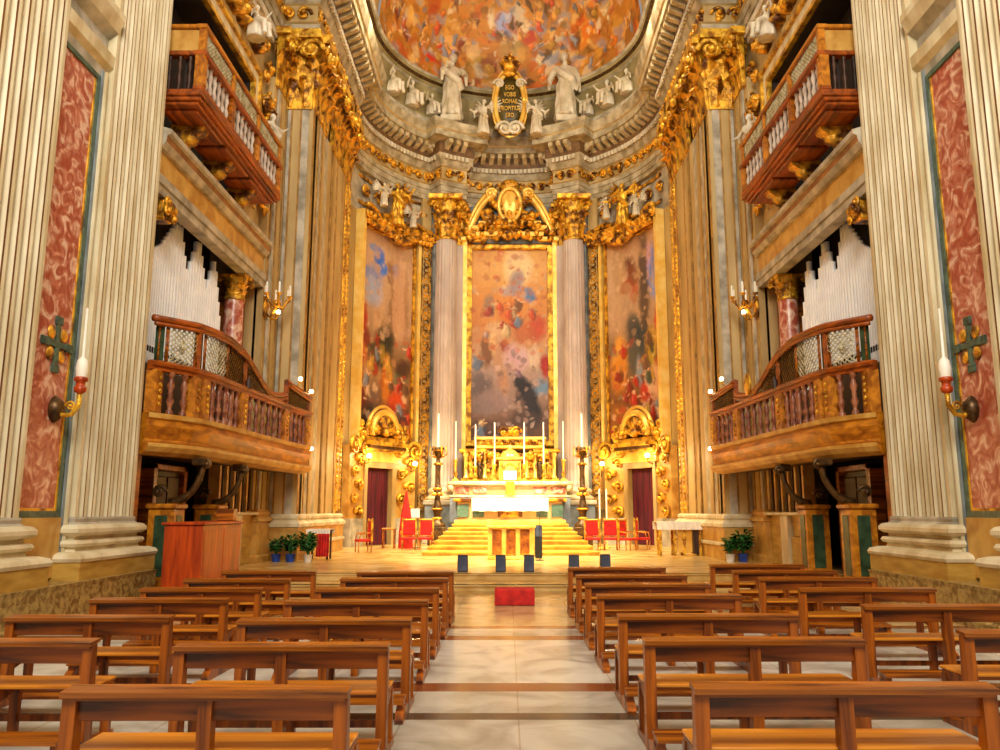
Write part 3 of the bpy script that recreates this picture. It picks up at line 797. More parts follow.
    for i in range(22):
        q = (i + .5) / 22; a = a0 + (a1 - a0) * q; x, y = arc_pt(a, 7.45)
        un = Vector((-x, 36 - y, 0)).normalized(); uw = Vector((-un.y, un.x, 0))
        scroll(mb, (x, y, 16.7), uw, Vector((0, 0, 1)), un, .33, 1.3, .09, 1 if i % 2 else -1)
        mb.ball((x, y, 16.4), .17, 4)
    for i in range(7):
        q = .35 + .4 * i / 6; a = a0 + (a1 - a0) * q; x, y = arc_pt(a, 7.4)
        mb.ball((x, y, 16.45 - .35 * math.sin(PI * i / 6)), .3, 5, 0, (1, 1, .8))
    mb.build('carved_crest', M['gold2'], t)
# ================================================================== APSE: COLUMNS, PORTALS, STATUES, HIGH ALTAR
UP = Vector((0, 0, 1))
for s in (-1, 1):
    sd = side(s)
    cx, cy = s * 3.52, 42.3
    t = thing('column', (cx, cy, ZP), 'pale lilac fluted column with gilded capital on the %s of the central painting' % sd, 'column', 'columns beside the central painting')
    mb = MB(); nfl = 20
    vs = []; n = nfl * 4
    for (r_, z) in ((.64, 3.1), (.66, 3.3), (.63, 3.5), (.63, 8), (.57, 16.7)):
        for i in range(n):
            k = i % 4; rr = r_ * (1 if k in (0, 1) else .965)
            a = 2 * PI * i / n; vs.append((cx + rr * math.cos(a), cy + rr * math.sin(a), z))
    fs = []
    for k in range(4):
        for i in range(n):
            j = (i + 1) % n; fs.append((k*n + i, k*n + j, (k+1)*n + j, (k+1)*n + i))
    mb.add(vs, fs); mb.build('shaft', M['lav'], t)
    mb = MB(); mb.lathe([(.64, 3.15), (.72, 3.1), (.8, 3.0), (.8, 2.9), (.72, 2.82), (.76, 2.74), (.9, 2.66), (.9, 2.5), (.6, 2.48)], cx, cy, 28); mb.build('base', M['cream'], t)
    mb = MB(); mb.bbox(cx - .95, cx + .95, cy - .95, cy + 1.3, ZP, .9, .03, 1); mb.bbox(cx - .85, cx + .85, cy - .85, cy + 1.3, .9, 2.25, .03, 0); mb.bbox(cx - .95, cx + .95, cy - .95, cy + 1.3, 2.25, 2.5, .05, 1)
    mb.build('pedestal', [M['blue_grey'], M['grey']], t)
    capital(t, None, 16.7, 2.45, round_r=.57, centre=(cx, cy), proj=.32)
    # pier strip behind the column
    t = thing('pilaster', (arc_pt(s * 27, 7.7)[0], arc_pt(s * 27, 7.7)[1], ZP), 'grey pilaster strip behind the %s apse column' % sd, 'pilaster', 'pilaster strips behind the apse columns')
    mb = MB()
    for a, b, r_, mi in ((18.6, 20, 7.75, 0), (20, 24.5, 7.6, 1), (24.5, 31.0, 7.5, 0), (31.0, 34.2, 7.45, 2)):
        arc_box(mb, min(s*a, s*b), max(s*a, s*b), r_, 8.0, ZP, 19.1, mi, 2)
    mb.build('shaft', [M['honey'], M['lav'], M['blue_grey']], t)
    mb = MB()
    for a in (s * 22.3, ):
        x, y = arc_pt(a, 7.6)
        un = Vector((-x, 36 - y, 0)).normalized(); uw = Vector((-un.y, un.x, 0)) 
        p0 = Vector((x, y, 0)) - uw * .3; p1 = Vector((x, y, 0)) + uw * .3
        capital(t, [((p1.x, p1.y), (p0.x, p0.y))] if False else [((p0.x, p0.y), (p1.x, p1.y)) if (Vector(((p1-p0).y, -(p1-p0).x, 0))).dot(un) > 0 else ((p1.x, p1.y), (p0.x, p0.y))], 16.7, 2.45, proj=.3)
    # gilded guilloche band
    t = thing('guilloche_band', (arc_pt(s * 36.4, 7.7)[0], arc_pt(s * 36.4, 7.7)[1], 2.2), 'vertical gilded guilloche band between the %s apse painting and column' % sd, 'ornament band', 'gilded guilloche bands')
    mb = MB(); arc_box(mb, min(s*34.4, s*38.6), max(s*34.4, s*38.6), 7.72, 8.0, 2.0, 19.1, 0, 1); mb.build('backing', M['honey'], t)
    mb = MB(); x, y = arc_pt(s * 36.5, 7.7); un = Vector((-x, 36 - y, 0)).normalized(); uw = Vector((-un.y, un.x, 0))
    for k in range(44):
        z = 2.3 + k * .325
        pts = [Vector((x, y, z)) + uw * (.17 * math.cos(q * PI / 5)) + UP * (.14 * math.sin(q * PI / 5)) + un * .03 for q in range(11)]
        mb.tube(pts, .045, 4, cap=False)
    for q in (-.27, .27):
        c = Vector((x, y, 0)) + uw * q
        mb.tube([c + UP * 2.1, c + UP * 16.6], .035, 5)
    mb.build('interlace', M['gold2'], t)
    # upper wall painting field: pale panel with moulding lines over the side altarpiece
    mb = MB()
    for (a, b, r_, z0, z1) in ((38, 74, 7.9, 17.35, 17.5), (38, 74, 7.9, 18.75, 18.9)):
        arc_box(mb, min(s*a, s*b), max(s*a, s*b), r_, 8.0, z0, z1, 0, 8)
    for i in range(9):
        a = s * (40 + i * 4.0)
        if 3 <= i <= 5: continue
        x, y = arc_pt(a, 7.9); un = Vector((-x, 36 - y, 0)).normalized(); uw = Vector((-un.y, un.x, 0))
        scroll(mb, (x, y, 18.1), uw, UP, un, .34, 1.4, .08, 1 if i % 2 else -1)
    structure(mb.build('trim_%d' % (5 if s < 0 else 6), M['gold2']))

    # ---- side portal: door with crimson curtain, marble jambs, arched shell crest
    a0, a1 = s * 67.0, s * 52.8
    lo, hi = min(a0, a1), max(a0, a1)
    mb = MB(); nn = 40; vs = []
    for i in range(nn + 1):
        a = lo + (hi - lo) * i / nn; r_ = 7.8 + .07 * math.sin(i * 1.9)
        x, y = arc_pt(a, r_); vs += [(x, y, ZP + .02), (x, y, 4.1)]
    for i in range(nn + 1):
        a = lo + (hi - lo) * i / nn; x, y = arc_pt(a, 7.93 + .07 * math.sin(i * 1.9)); vs += [(x, y, ZP + .02), (x, y, 4.1)]
    fs = [(2*i, 2*i+2, 2*i+3, 2*i+1) for i in range(nn)] + [(2*(nn+1)+2*i, 2*(nn+1)+2*i+1, 2*(nn+1)+2*i+3, 2*(nn+1)+2*i+2) for i in range(nn)]
    mb.add(vs, fs, 0, True)
    x, y = arc_pt((lo + hi) / 2, 7.85)
    single('door_curtain', mb, M['curtain'], (x, y, ZP), 'dark crimson curtain filling the %s apse doorway' % sd, 'curtain', 'crimson door curtains')
    t = thing('door_portal', (x, y, ZP), 'gilded marble door portal with arched shell crest under the %s apse painting' % sd, 'portal', 'gilded door portals')
    mb = MB(); A = lambda a, b: (min(s*a, s*b), max(s*a, s*b))
    q0, q1 = A(67, 69); arc_box(mb, q0, q1, 7.5, 7.95, ZP, 4.3, 0, 1); q0, q1 = A(50.3, 52.4); arc_box(mb, q0, q1, 7.5, 7.95, ZP, 4.3, 0, 1)
    q0, q1 = A(50.3, 69); arc_box(mb, q0, q1, 7.49, 7.95, 4.05, 4.35, 0, 5)
    mb.build('door_surround', M['honey'], t)
    for qa, qb in ((69, 80), (40.5, 50.3)):
        mb = MB(); q0, q1 = A(qa, qb); arc_box(mb, q0, q1, 7.6, 7.95, 1.6, 5.0, 0, 3); arc_box(mb, q0, q1, 7.5, 7.95, ZP, 1.6, 1, 3)
        mb.build('flanking_panel', [M['ochre'], M['grey']], t)
    for (aa, zz) in ((74.5, 3.2), (45.4, 3.2)):
        mb = MB(); x, y = arc_pt(s * aa, 7.55); un = Vector((-x, 36 - y, 0)).normalized(); uw = Vector((-un.y, un.x, 0))
        for k in range(5):
            scroll(mb, Vector((x, y, 1.9 + k * .62)), uw, UP, un, .3, 1.4, .08, 1 if k % 2 else -1)
            mb.ball((x, y, 2.0 + k * .62), .17, 4)
        scroll(mb, Vector((x, y, 5.0)), uw, UP, un, .5, 1.6, .12, 1); scroll(mb, Vector((x, y, 5.0)), uw, UP, un, .5, 1.6, .12, -1)
        mb.build('gilt_scrollwork', M['gold'], t)
    mb = MB(); q0, q1 = A(48.5, 70.5)
    for (r_, z0, z1, mi) in ((7.45, 4.35, 4.85, 1), (7.3, 4.85, 4.97, 0), (7.1, 4.97, 5.12, 2), (6.95, 5.12, 5.3, 0), (7.35, 5.3, 5.55, 0)):
        arc_box(mb, q0 - (7.45 - r_), q1 + (7.45 - r_), r_, 7.97, z0, z1, mi, 7)
    mb.build('cornice', [M['gold'], M['brightgold'], M['bronze']], t)
    # arched crest with a shell
    x, y = arc_pt(s * 59.5, 7.35); un = Vector((-x, 36 - y, 0)).normalized(); uw = Vector((-un.y, un.x, 0)); C0 = Vector((x, y, 5.6))
    mb = MB()
    for (r_, th, f) in ((1.0, .17, .12), (1.25, .1, .0)):
        mb.tube([C0 + uw * (r_ * math.cos(PI * k / 16)) + UP * (r_ * 1.2 * math.sin(PI * k / 16)) + un * f for k in range(17)], th, 8)
    mb.build('arch_band', M['brightgold'], t)
    mb = MB()
    for k in range(9):
        a = PI * (k + .5) / 9
        mb.tube([C0 + un * .05 + UP * .15, C0 + uw * (.8 * math.cos(a)) + UP * (.98 * math.sin(a)) + un * .12], [.05, .13], 6)
    mb.ball(C0 + un * .15 + UP * .2, .25, 6)
    mb.build('shell', M['gold2'], t)
    for sg in (-1, 1):
        mb = MB(); scroll(mb, C0 + uw * (sg * 1.35) + UP * .3, uw, UP, un, .42, 1.6, .13, sg); scroll(mb, C0 + uw * (sg * 1.9) + UP * .05, uw, UP, un, .3, 1.5, .1, sg)
        mb.ball(C0 + uw * sg * 1.7 + UP * .55, .2, 5)
        mb.build('crest_scroll', M['gold'], t)

# ---------------------------------------------------------------- figures
def drape(a, z): return 1 + .09 * math.sin(a * 7 + z * 2.2) + .05 * math.sin(a * 12 - z * 3)
def figure(name, loc, H, mat, rz=0, arm_l=(.35, 0, .55), arm_r=(-.3, .25, .5), lean=0, wings=False, parent=None, voxel=None, seated=False, staff=False):
    """robed figure of height H facing -Y before rotation; arm targets are fractions of H from the centre line"""
    mb = MB(); h = H
    if seated:
        mb.lathe([(.2*h, 0), (.2*h, .12*h), (.17*h, .3*h), (.13*h, .38*h)], 0, 0, 28, fold=drape)
        mb.ball((-.08*h, -.14*h, .34*h), .085*h, 8, sc=(1, 1.8, .9)); mb.ball((.08*h, -.14*h, .34*h), .085*h, 8, sc=(1, 1.8, .9))
        for q in (-1, 1): mb.tube([(q*.08*h, -.26*h, .34*h), (q*.08*h, -.28*h, .15*h), (q*.09*h, -.3*h, 0)], [.07*h, .055*h, .06*h], 8)
        zt = .36 * h
    else:
        mb.lathe([(.15*h, 0), (.155*h, .05*h), (.135*h, .2*h), (.12*h, .38*h), (.115*h, .48*h), (.085*h, .58*h)], 0, 0, 36, fold=drape)
        mb.ball((.05*h, -.07*h, .27*h), .07*h, 8, sc=(.9, 1, 2.3))                  # forward knee under cloth
        for q in (-1, 1): mb.ball((q*.05*h, -.13*h, .015*h), .04*h, 6, sc=(.8, 1.6, .6))
        zt = .55 * h
    top = .30 * h
    mb.ball((0, 0, zt + top*.35), .105*h, 9, sc=(1.05, .68, 1.25))                # chest
    mb.ball((0, .01*h, zt + top*.62), .1*h, 8, sc=(1.25, .6, .55))                # shoulders
    mb.tube([(0, 0, zt + top*.7), (0, -.01*h, zt + top*.98)], [.042*h, .034*h], 8)
    hc = Vector((lean * h, -.015*h, zt + top*1.17))
    mb.ball(hc, .056*h, 9, sc=(.86, 1, 1.22)); mb.ball(hc + Vector((0, .015*h, .018*h)), .06*h, 8, sc=(.98, 1, 1.05))
    mb.ball(hc + Vector((0, -.058*h, -.006*h)), .012*h, 5, sc=(.8, 1.2, 1.6)); mb.ball(hc + Vector((0, -.04*h, -.045*h)), .022*h, 5)
    # mantle across the body
    pts = [Vector((-.12*h, -.03*h, zt + top*.6)), Vector((-.03*h, -.11*h, zt + top*.2)), Vector((.09*h, -.12*h, zt - .05*h)), Vector((.14*h, -.03*h, zt - .12*h))]
    mb.tube(pts, [.05*h, .05*h, .06*h, .04*h], 8)
    for sg, tg in ((1, arm_l), (-1, arm_r)):
        sh = Vector((sg*.115*h, 0, zt + top*.62)); hd = Vector((tg[0]*h, tg[1]*-h, tg[2]*h))
        mid = (sh + hd) / 2 + Vector((sg*.05*h, .02*h, -.05*h))
        mb.tube([sh, (sh+mid)/2 + Vector((sg*.01*h, 0, 0)), mid, (mid+hd)/2, hd], [.05*h, .046*h, .04*h, .031*h, .024*h], 9)
        d = (hd - mid).normalized(); mb.ball(hd + d*.022*h, .026*h, 6, sc=(.9, .9, 1.1))
        o = d.orthogonal().normalized(); w = d.cross(o)
        for k in range(4):
            b = hd + d*.035*h + o*((k-1.5)*.011*h); mb.tube([b, b + d*(.03 + .004*(k % 2))*h - w*.006*h], .0065*h, 5)
        mb.tube([hd + o*.02*h, hd + o*.035*h + d*.025*h], .007*h, 5)
        mb.tube([mid + Vector((0, 0, .01*h)), mid + Vector((sg*.01*h, .02*h, -.14*h))], [.035*h, .02*h], 6)
    M_ = Matrix.Translation(Vector(loc)) @ Matrix.Rotation(rz, 4, 'Z')
    if wings:
        wmb = MB()
        for sg in (-1, 1):
            for k in range(7):
                a = R(35 + k * 14)
                p = Vector((sg*.06*h, .07*h, zt + top*.55)); q = p + Vector((sg*math.sin(a)*.42*h, .1*h, (math.cos(a)*.42 + .06)*h*(1 - k*.05)))
                wmb.tube([p, (p+q)/2 + Vector((0, .03*h, .03*h)), q], [.03*h, .045*h, .012*h], 6)
        wmb.xf(M_)
    mb.xf(M_)
    if parent is None: return mb, (wmb if wings else None)
    o = mb.build(name, mat, parent); remesh(o, voxel or H / 110)
    if wings: w = wmb.build('wings', mat, o, local=False) if False else None
    return o

def statue(loc, H, mat, rz, label, cat, group=None, name='statue', base=None, voxel=None, wingmat=None, **kw):
    t = thing(name, loc, label, cat, group)
    mb, wmb = figure(name, loc, H, mat, rz, **kw)
    b = mb.build('body', mat, t); remesh(b, voxel or H / 110)
    if wmb: wmb.build('wings', wingmat or mat, t)
    if base:
        m = MB(); m.bbox(loc[0] - base, loc[0] + base, loc[1] - base, loc[1] + base, loc[2] - .35, loc[2] + .03, .05); m.build('plinth', mat, t)
    return t
# white marble statues standing on the cornice
mb = MB(); 
statue((-3.25, 41.3, 23.45), 4.0, M['white'], .1, 'white stucco statue of a robed figure on the cornice, left of the oval cartouche', 'statue', None, base=.55, arm_l=(.17, .12, .62), arm_r=(-.05, .2, .72), lean=.02)
statue((3.1, 41.3, 23.45), 4.1, M['white'], -.1, 'white stucco statue of a standing robed woman on the cornice, right of the oval cartouche', 'statue', None, base=.55, arm_l=(.16, .05, .42), arm_r=(-.2, .1, .48), lean=-.01)
# golden angels above the side altarpieces
for s in (-1, 1):
    sd = side(s); x, y = arc_pt(s * 55, 7.3)
    statue((x, y, 16.75), 2.5, M['gold'], -s * R(35), 'gilded winged angel with spread arms standing on the crest of the %s apse painting' % sd, 'angel statue', None, name='angel_statue', wings=True, wingmat=M['gold2'], arm_l=(.33, .1, .85), arm_r=(-.35, .1, .6))
    for q, (da, dz, hh) in enumerate(((-9, .6, 1.3), (9, .1, 1.2))):
        x2, y2 = arc_pt(s * 55 + da, 7.25)
        where = ('left' if da < 0 else 'right')
        statue((x2, y2, 16.9 + dz), hh, M['white'], -s * R(40), 'small white cherub on the %s of the gilded angel over the %s apse painting' % (where, sd), 'cherub', None, name='cherub', wings=True, arm_l=(.3, .1, .8), arm_r=(-.28, .15, .5))
# stucco reclining figures on the attic
for s in (-1, 1):
    for k, (a, hh, z) in enumerate(((40, 1.7, 23.55), (52, 2.0, 23.55), (66, 1.8, 23.55))):
        x, y = arc_pt(s * a, 6.72)
        desc = ('nearest the standing statue', 'middle of the three', 'outermost of the three')[k]
        statue((x, y, z), hh * 1.0, M['white'], -s * R(a), 'seated white stucco figure on the %s attic, %s' % (side(s), desc), 'stucco figure', None, name='stucco_figure', seated=True, voxel=.04, arm_l=(.3, .15, .5), arm_r=(-.3, .2, .65))

# ---------------------------------------------------------------- oval cartouche with inscription
t = thing('cartouche', (0, 41.1, 22.3), 'oval dark cartouche with golden inscription and crown, in front of the cornice under the dome', 'cartouche')
mb = MB(); vs = []; n = 32; cz = 24.15; rx, rz_ = .72, 1.55
ringp = lambda k, f, y: (rx * f * math.cos(2*PI*k/n), y, cz + rz_ * f * math.sin(2*PI*k/n) * (1 + .06 * math.sin(2*PI*k/n)))
mb.add([ringp(k, 1, 40.95) for k in range(n)] + [ringp(k, .6, 40.8) for k in range(n)] + [(0, 40.76, cz)] + [ringp(k, 1, 41.3) for k in range(n)],
       [(k, (k+1) % n, n + (k+1) % n, n + k) for k in range(n)] + [(n + k, n + (k+1) % n, 2*n) for k in range(n)] + [(2*n+1+k, 2*n+1+(k+1) % n, (k+1) % n, k) for k in range(n)], 0, True)
mb.build('shield', M['cart'], t)
mb = MB(); mb.tube([ringp(k, 1.1, 40.9) for k in range(n + 1)], .13, 8); mb.tube([ringp(k, 1.32, 41.0) for k in range(n + 1)], .07, 6); mb.build('gilt_rim', M['brightgold'], t)
mb = MB()
mb.lathe([(.25, 25.7), (.42, 25.75), (.45, 25.9), (.36, 26.0), (.42, 26.2), (.55, 26.5), (.5, 26.52), (.3, 26.3)], 0, 41.0, 20)
for k in range(8):
    a = 2*PI*k/8; mb.tube([(.5*math.cos(a), 41 + .5*math.sin(a), 26.45), (.42*math.cos(a), 41 + .42*math.sin(a), 26.85), (0, 41, 27.0)], .05, 5); mb.ball((.52*math.cos(a), 41 + .52*math.sin(a), 26.62), .1, 4)
mb.ball((0, 41, 27.1), .13, 6)
mb.build('crown', M['gold2'], t)
for sg in (-1, 1):
    mb = MB(); scroll(mb, (sg * .75, 40.85, 22.6), Vector((1, 0, 0)), UP, Vector((0, -1, 0)), .45, 1.5, .12, sg); mb.build('volute', M['white'], t); mb = MB(); scroll(mb, (sg * .9, 40.9, 25.3), Vector((1, 0, 0)), UP, Vector((0, -1, 0)), .3, 1.5, .09, sg)
    mb.build('volute', M['white'], t)
cu = bpy.data.curves.new('lettering', 'FONT'); cu.body = 'EGO\nVOBIS\nROMAE\nPROPITIUS\nERO'; cu.align_x = 'CENTER'; cu.align_y = 'CENTER'; cu.size = .34; cu.extrude = .03; cu.space_line = 1.15; cu.resolution_u = 3
tmp = bpy.data.objects.new('tmp', cu); col.objects.link(tmp)
bpy.context.view_layer.update()
me = bpy.data.meshes.new_from_object(tmp.evaluated_get(bpy.context.evaluated_depsgraph_get()))
bpy.data.objects.remove(tmp)
lo = bpy.data.objects.new('lettering', me); col.objects.link(lo); me.materials.clear(); me.materials.append(M['brightgold'])
lo.parent = t; lo.location = (0, -.42, cz - 22.3); lo.rotation_euler = (PI / 2, 0, 0); lo.scale = (.72, 1.05, 1)
for s in (-1, 1):
    statue((s * 1.45, 40.95, 22.35), 2.1, M['white'], s * .5, 'white stucco angel holding the %s side of the oval cartouche' % side(s), 'angel statue', None, name='angel_statue', wings=True,
           arm_l=(.3, .1, .7), arm_r=(-.3, .1, .7), lean=-s*.02)

# ---------------------------------------------------------------- broken gilded pediment over the central painting
t = thing('pediment', (0, 43, 16.9), 'gilded broken curved pediment with oval shield above the central painting', 'pediment')
C0 = Vector((0, 42.9, 17.2)); ux = Vector((1, 0, 0)); un = Vector((0, -1, 0))
for sg in (-1, 1):
    mb = MB(); pts = [C0 + ux * (sg * (2.35 - 1.6 * (k/12) ** 1.1)) + UP * (.1 + 2.35 * math.sin(PI/2 * k/12)) for k in range(13)]
    mb.tube(pts, .2, 8); mb.tube([p + UP*.22 + ux*sg*.12 for p in pts], .12, 6)
    scroll(mb, C0 + ux*(sg*.75) + UP*2.5, ux, UP, un, .32, 1.6, .12, -sg)
    mb.bbox(sg*1.5, sg*2.1, 42.6, 43.4, 17.5, 17.75, .04); mb.bbox(sg*.7, sg*1.9, 42.65, 43.4, 17.15, 17.4, .04); mb.bbox(sg*.8, sg*1.75, 42.7, 43.4, 17.85, 18.05, .04)
    mb.build('curved_cornice', M['brightgold'], t)
mb = MB()
mb.ball(C0 + UP*1.75 + un*.1, .8, 10, sc=(.72, .35, 1.15)); mb.tube([C0 + un*.28 + UP*1.75 + ux*(.62*math.cos(PI*k/12)) + UP*(.98*math.sin(PI*k/12)) for k in range(25)], .12, 6)
mb.build('shield', M['brightgold'], t)
mb = MB()
relief(mb, C0 + UP*.6, ux, UP, un, 3.6, 1.3, 8, 4, .15); relief(mb, C0 + UP*.1 , ux, UP, un, 4.6, .8, 9, 14, .12); relief(mb, C0 + UP*1.2, ux, UP, un, 3.0, 1.3, 7, 24, .14); relief(mb, C0 + UP*1.9, ux, UP, un, 2.4, 1.2, 5, 9, .13)
mb.ball(C0 + UP*2.95 + un*.1, .42, 8, sc=(1.3, .7, .9))
for sg in (-1, 1):
    for k in range(6): mb.ball(C0 + ux*sg*(2.3 + .1*(k % 2)) + UP*(-.1 + k*.33), .2, 5)
mb.build('carved_ornament', M['gold2'], t)
mb = MB(); mb.box(-2.4, 2.4, 43.3, 44, 16.9, 19.1); mb.build('backing', M['blue_grey'], t)

# ---------------------------------------------------------------- high altar
mb = MB(); n = 7
for k in range(n):
    w = 3.3 - k * .1; y0 = 30.4 + k * 1.25
    mb.box(-w, w, y0, 43, ZP + k*.15, ZP + (k+1)*.15); mb.box(-w - .03, w + .03, y0 - .05, y0 + .35, ZP + (k+1)*.15 - .05, ZP + (k+1)*.15 + .002)
structure(mb.build('trim_7', M['stepm']))
ZA = ZP + n * .15
t = thing('high_altar', (0, 40.5, ZA), 'gilded marble high altar with tabernacle at the top of the steps under the central painting', 'altar')
mb = MB()
mb.bbox(-2.7, 2.7, 39.2, 41.8, ZA, ZA + .18, .02, 0); mb.bbox(-2.55, 2.55, 39.35, 41.6, ZA + .18, ZA + 1.05, .02, 1)
mb.bbox(-2.75, 2.75, 39.15, 41.8, ZA + 1.05, ZA + 1.2, .03, 2)
for x in (-2.3, -1.55, 1.55, 2.3): mb.bbox(x - .28, x + .28, 39.28, 39.5, ZA + .3, ZA + .9, .02, 3)
mb.bbox(-.6, .6, 39.28, 39.5, ZA + .3, ZA + .9, .02, 2)
mb.build('altar_block', [M['ochre'], M['honey'], M['gold2'], M['green']], t)
mb = MB()
mb.bbox(-3.0, 3.0, 40.2, 41.3, ZA, 2.62, .03, 0); mb.bbox(-3.05, 3.05, 40.15, 41.3, 2.62, 2.72, .03, 1); mb.bbox(-2.85, 2.85, 40.3, 41.3, 2.72, 3.22, .02, 2); mb.bbox(-3.15, 3.15, 40.05, 41.3, 3.22, 3.42, .05, 1)
for x in (-2.4, -1.5, 1.5, 2.4): mb.bbox(x - .35, x + .35, 40.24, 40.4, 2.8, 3.14, .03, 3)
for sg in (-1, 1): mb.ball((sg*3.0, 40.2, 3.1), .18, 6, 1)
mb.build('gradine', [M['blue_grey'], M['cream'], M['honey'], M['red']], t)
mb = MB()   # gilded retable
mb.bbox(-2.5, 2.5, 41.0, 42.2, 3.42, 3.6, .03); mb.bbox(-2.3, 2.3, 41.3, 42.2, 3.6, 4.9, .03); mb.bbox(-2.6, -1.2, 40.9, 42.2, 4.9, 5.1, .05); mb.bbox(1.2, 2.6, 40.9, 42.2, 4.9, 5.1, .05)
mb.bbox(-1.75, 1.75, 40.9, 42.2, 5.1, 5.28, .05, 1); mb.bbox(-1.55, 1.55, 41, 42.2, 5.28, 5.55, .04); mb.bbox(-1.85, 1.85, 40.85, 42.2, 5.55, 5.72, .05, 1)
mb.build('retable', [M['gold'], M['brightgold']], t)
for x in (-2.25, -1.75, -1.3, -.85, .85, 1.3, 1.75, 2.25):
    mb = MB(); mb.lathe([(.14, 3.6), (.14, 3.7), (.09, 3.75), (.1, 4.2), (.085, 4.65), (.15, 4.8), (.15, 4.9)], x, 41.1, 12); mb.build('colonnette', M['brightgold'], t)
mb = MB(); relief(mb, (0, 41.0, 4.7), ux, UP, un, 4.2, .5, 10, 12, .07); relief(mb, (-1.5, 41.25, 4.2), ux, UP, un, 1.6, 1.0, 4, 5, .08); relief(mb, (1.5, 41.25, 4.2), ux, UP, un, 1.6, 1.0, 4, 6, .08); relief(mb, (0, 40.95, 5.4), ux, UP, un, 2.8, .3, 8, 15, .05)
for sg in (-1, 1):
    scroll(mb, (sg*.6, 41.1, 5.95), ux, UP, un, .3, 1.5, .09, sg)
mb.ball((0, 41.1, 6.0), .25, 6)
mb.build('gilt_relief', M['gold2'], t)
for x, nm in ((-2.0, 0), (-1.55, 1), (1.55, 2), (2.0, 3)):
    mb, _ = figure('f', (x, 41.0, 3.62), 1.05, None, arm_l=(.2, .1, .6), arm_r=(-.2, .1, .5)); o_ = mb.build('bronze_figure', M['bronze'] if nm in (1, 2) else M['gold2'], t)
mb = MB()   # tabernacle
mb.bbox(-.55, .55, 40.5, 41.4, 3.42, 4.5, .04); mb.bbox(-.65, .65, 40.4, 41.4, 4.5, 4.65, .04); mb.lathe([(.5, 4.65), (.45, 4.85), (.25, 5.0), (.08, 5.1), (.06, 5.3)], 0, 40.9, 16)
mb.build('tabernacle', M['brightgold'], t)
mb = MB(); mb.bbox(-.33, .33, 40.44, 40.55, 3.5, 3.95, .02); mb.build('tabernacle_door', M['paper'], t)
mb = MB()
for sg in (-1, 1): mb.bbox(sg*.35, sg*.5, 40.4, 40.55, 3.45, 4.4, .02)
mb.tube([(.3*math.cos(PI*k/8), 40.45, 4.05 + .28*math.sin(PI*k/8)) for k in range(9)], .05, 6)
mb.ball((0, 40.1, 3.1), .2, 6, sc=(1, .5, 1.2)); mb.bbox(-.22, .22, 40.0, 40.3, 2.72, 3.4, .04)
mb.build('tabernacle_frame', M['gold'], t)
# cloth
mb = MB(); vs = []; n = 36
for i in range(n + 1):
    x = -1.85 + 3.7 * i / n; w = .02 * math.sin(i * 1.3)
    vs += [(x, 41.0, ZA + 1.225), (x, 39.1, ZA + 1.225), (x, 39.08 + w, ZA + 1.15), (x, 39.07 + w * 1.5, ZA + .6 + .01 * math.sin(i))]
mb.add(vs, [(4*i + k, 4*i + 4 + k, 4*i + 5 + k, 4*i + 1 + k) for i in range(n) for k in range(3)])
o = mb.build('altar_cloth', M['whitecloth']); md_ = o.modifiers.new('thickness', 'SOLIDIFY'); md_.thickness = .02
tag(o, 'white linen cloth draped over the high altar', 'altar cloth')
# candlesticks on the gradine
def candlestick(loc, hs, hc, label, group=None, r=.16):
    x, y, z = loc; t = thing('candlestick', loc, label, 'candlestick', group)
    mb = MB(); mb.lathe([(r, z), (r*.95, z + hs*.06), (r*.4, z + hs*.14), (r*.3, z + hs*.25), (r*.62, z + hs*.34), (r*.3, z + hs*.45), (r*.24, z + hs*.7), (r*.5, z + hs*.78), (r*.25, z + hs*.85), (r*.6, z + hs*.95), (r*.5, z + hs)], x, y, 16); mb.build('holder', M['gold'], t)
    mb = MB(); mb.lathe([(.036, z + hs - .05), (.036, z + hs + hc), (.012, z + hs + hc + .05)], x, y, 10); mb.build('candle', M['candle'], t)
    return t
pos = ['outermost on the left', 'second from the left', 'left of the tabernacle', 'right of the tabernacle', 'second from the right', 'outermost on the right']
for k, x in enumerate((-2.75, -1.75, -.78, .72, 1.7, 2.7)):
    hh = (1.1, .75, .85, .85, .85, 1.1)[k]
    candlestick((x, 40.45, 3.42), hh, (2.2 - .3 if k in (0, 5) else 2.1), 'golden altar candlestick with tall white candle, %s' % pos[k], 'altar candlesticks', .2)
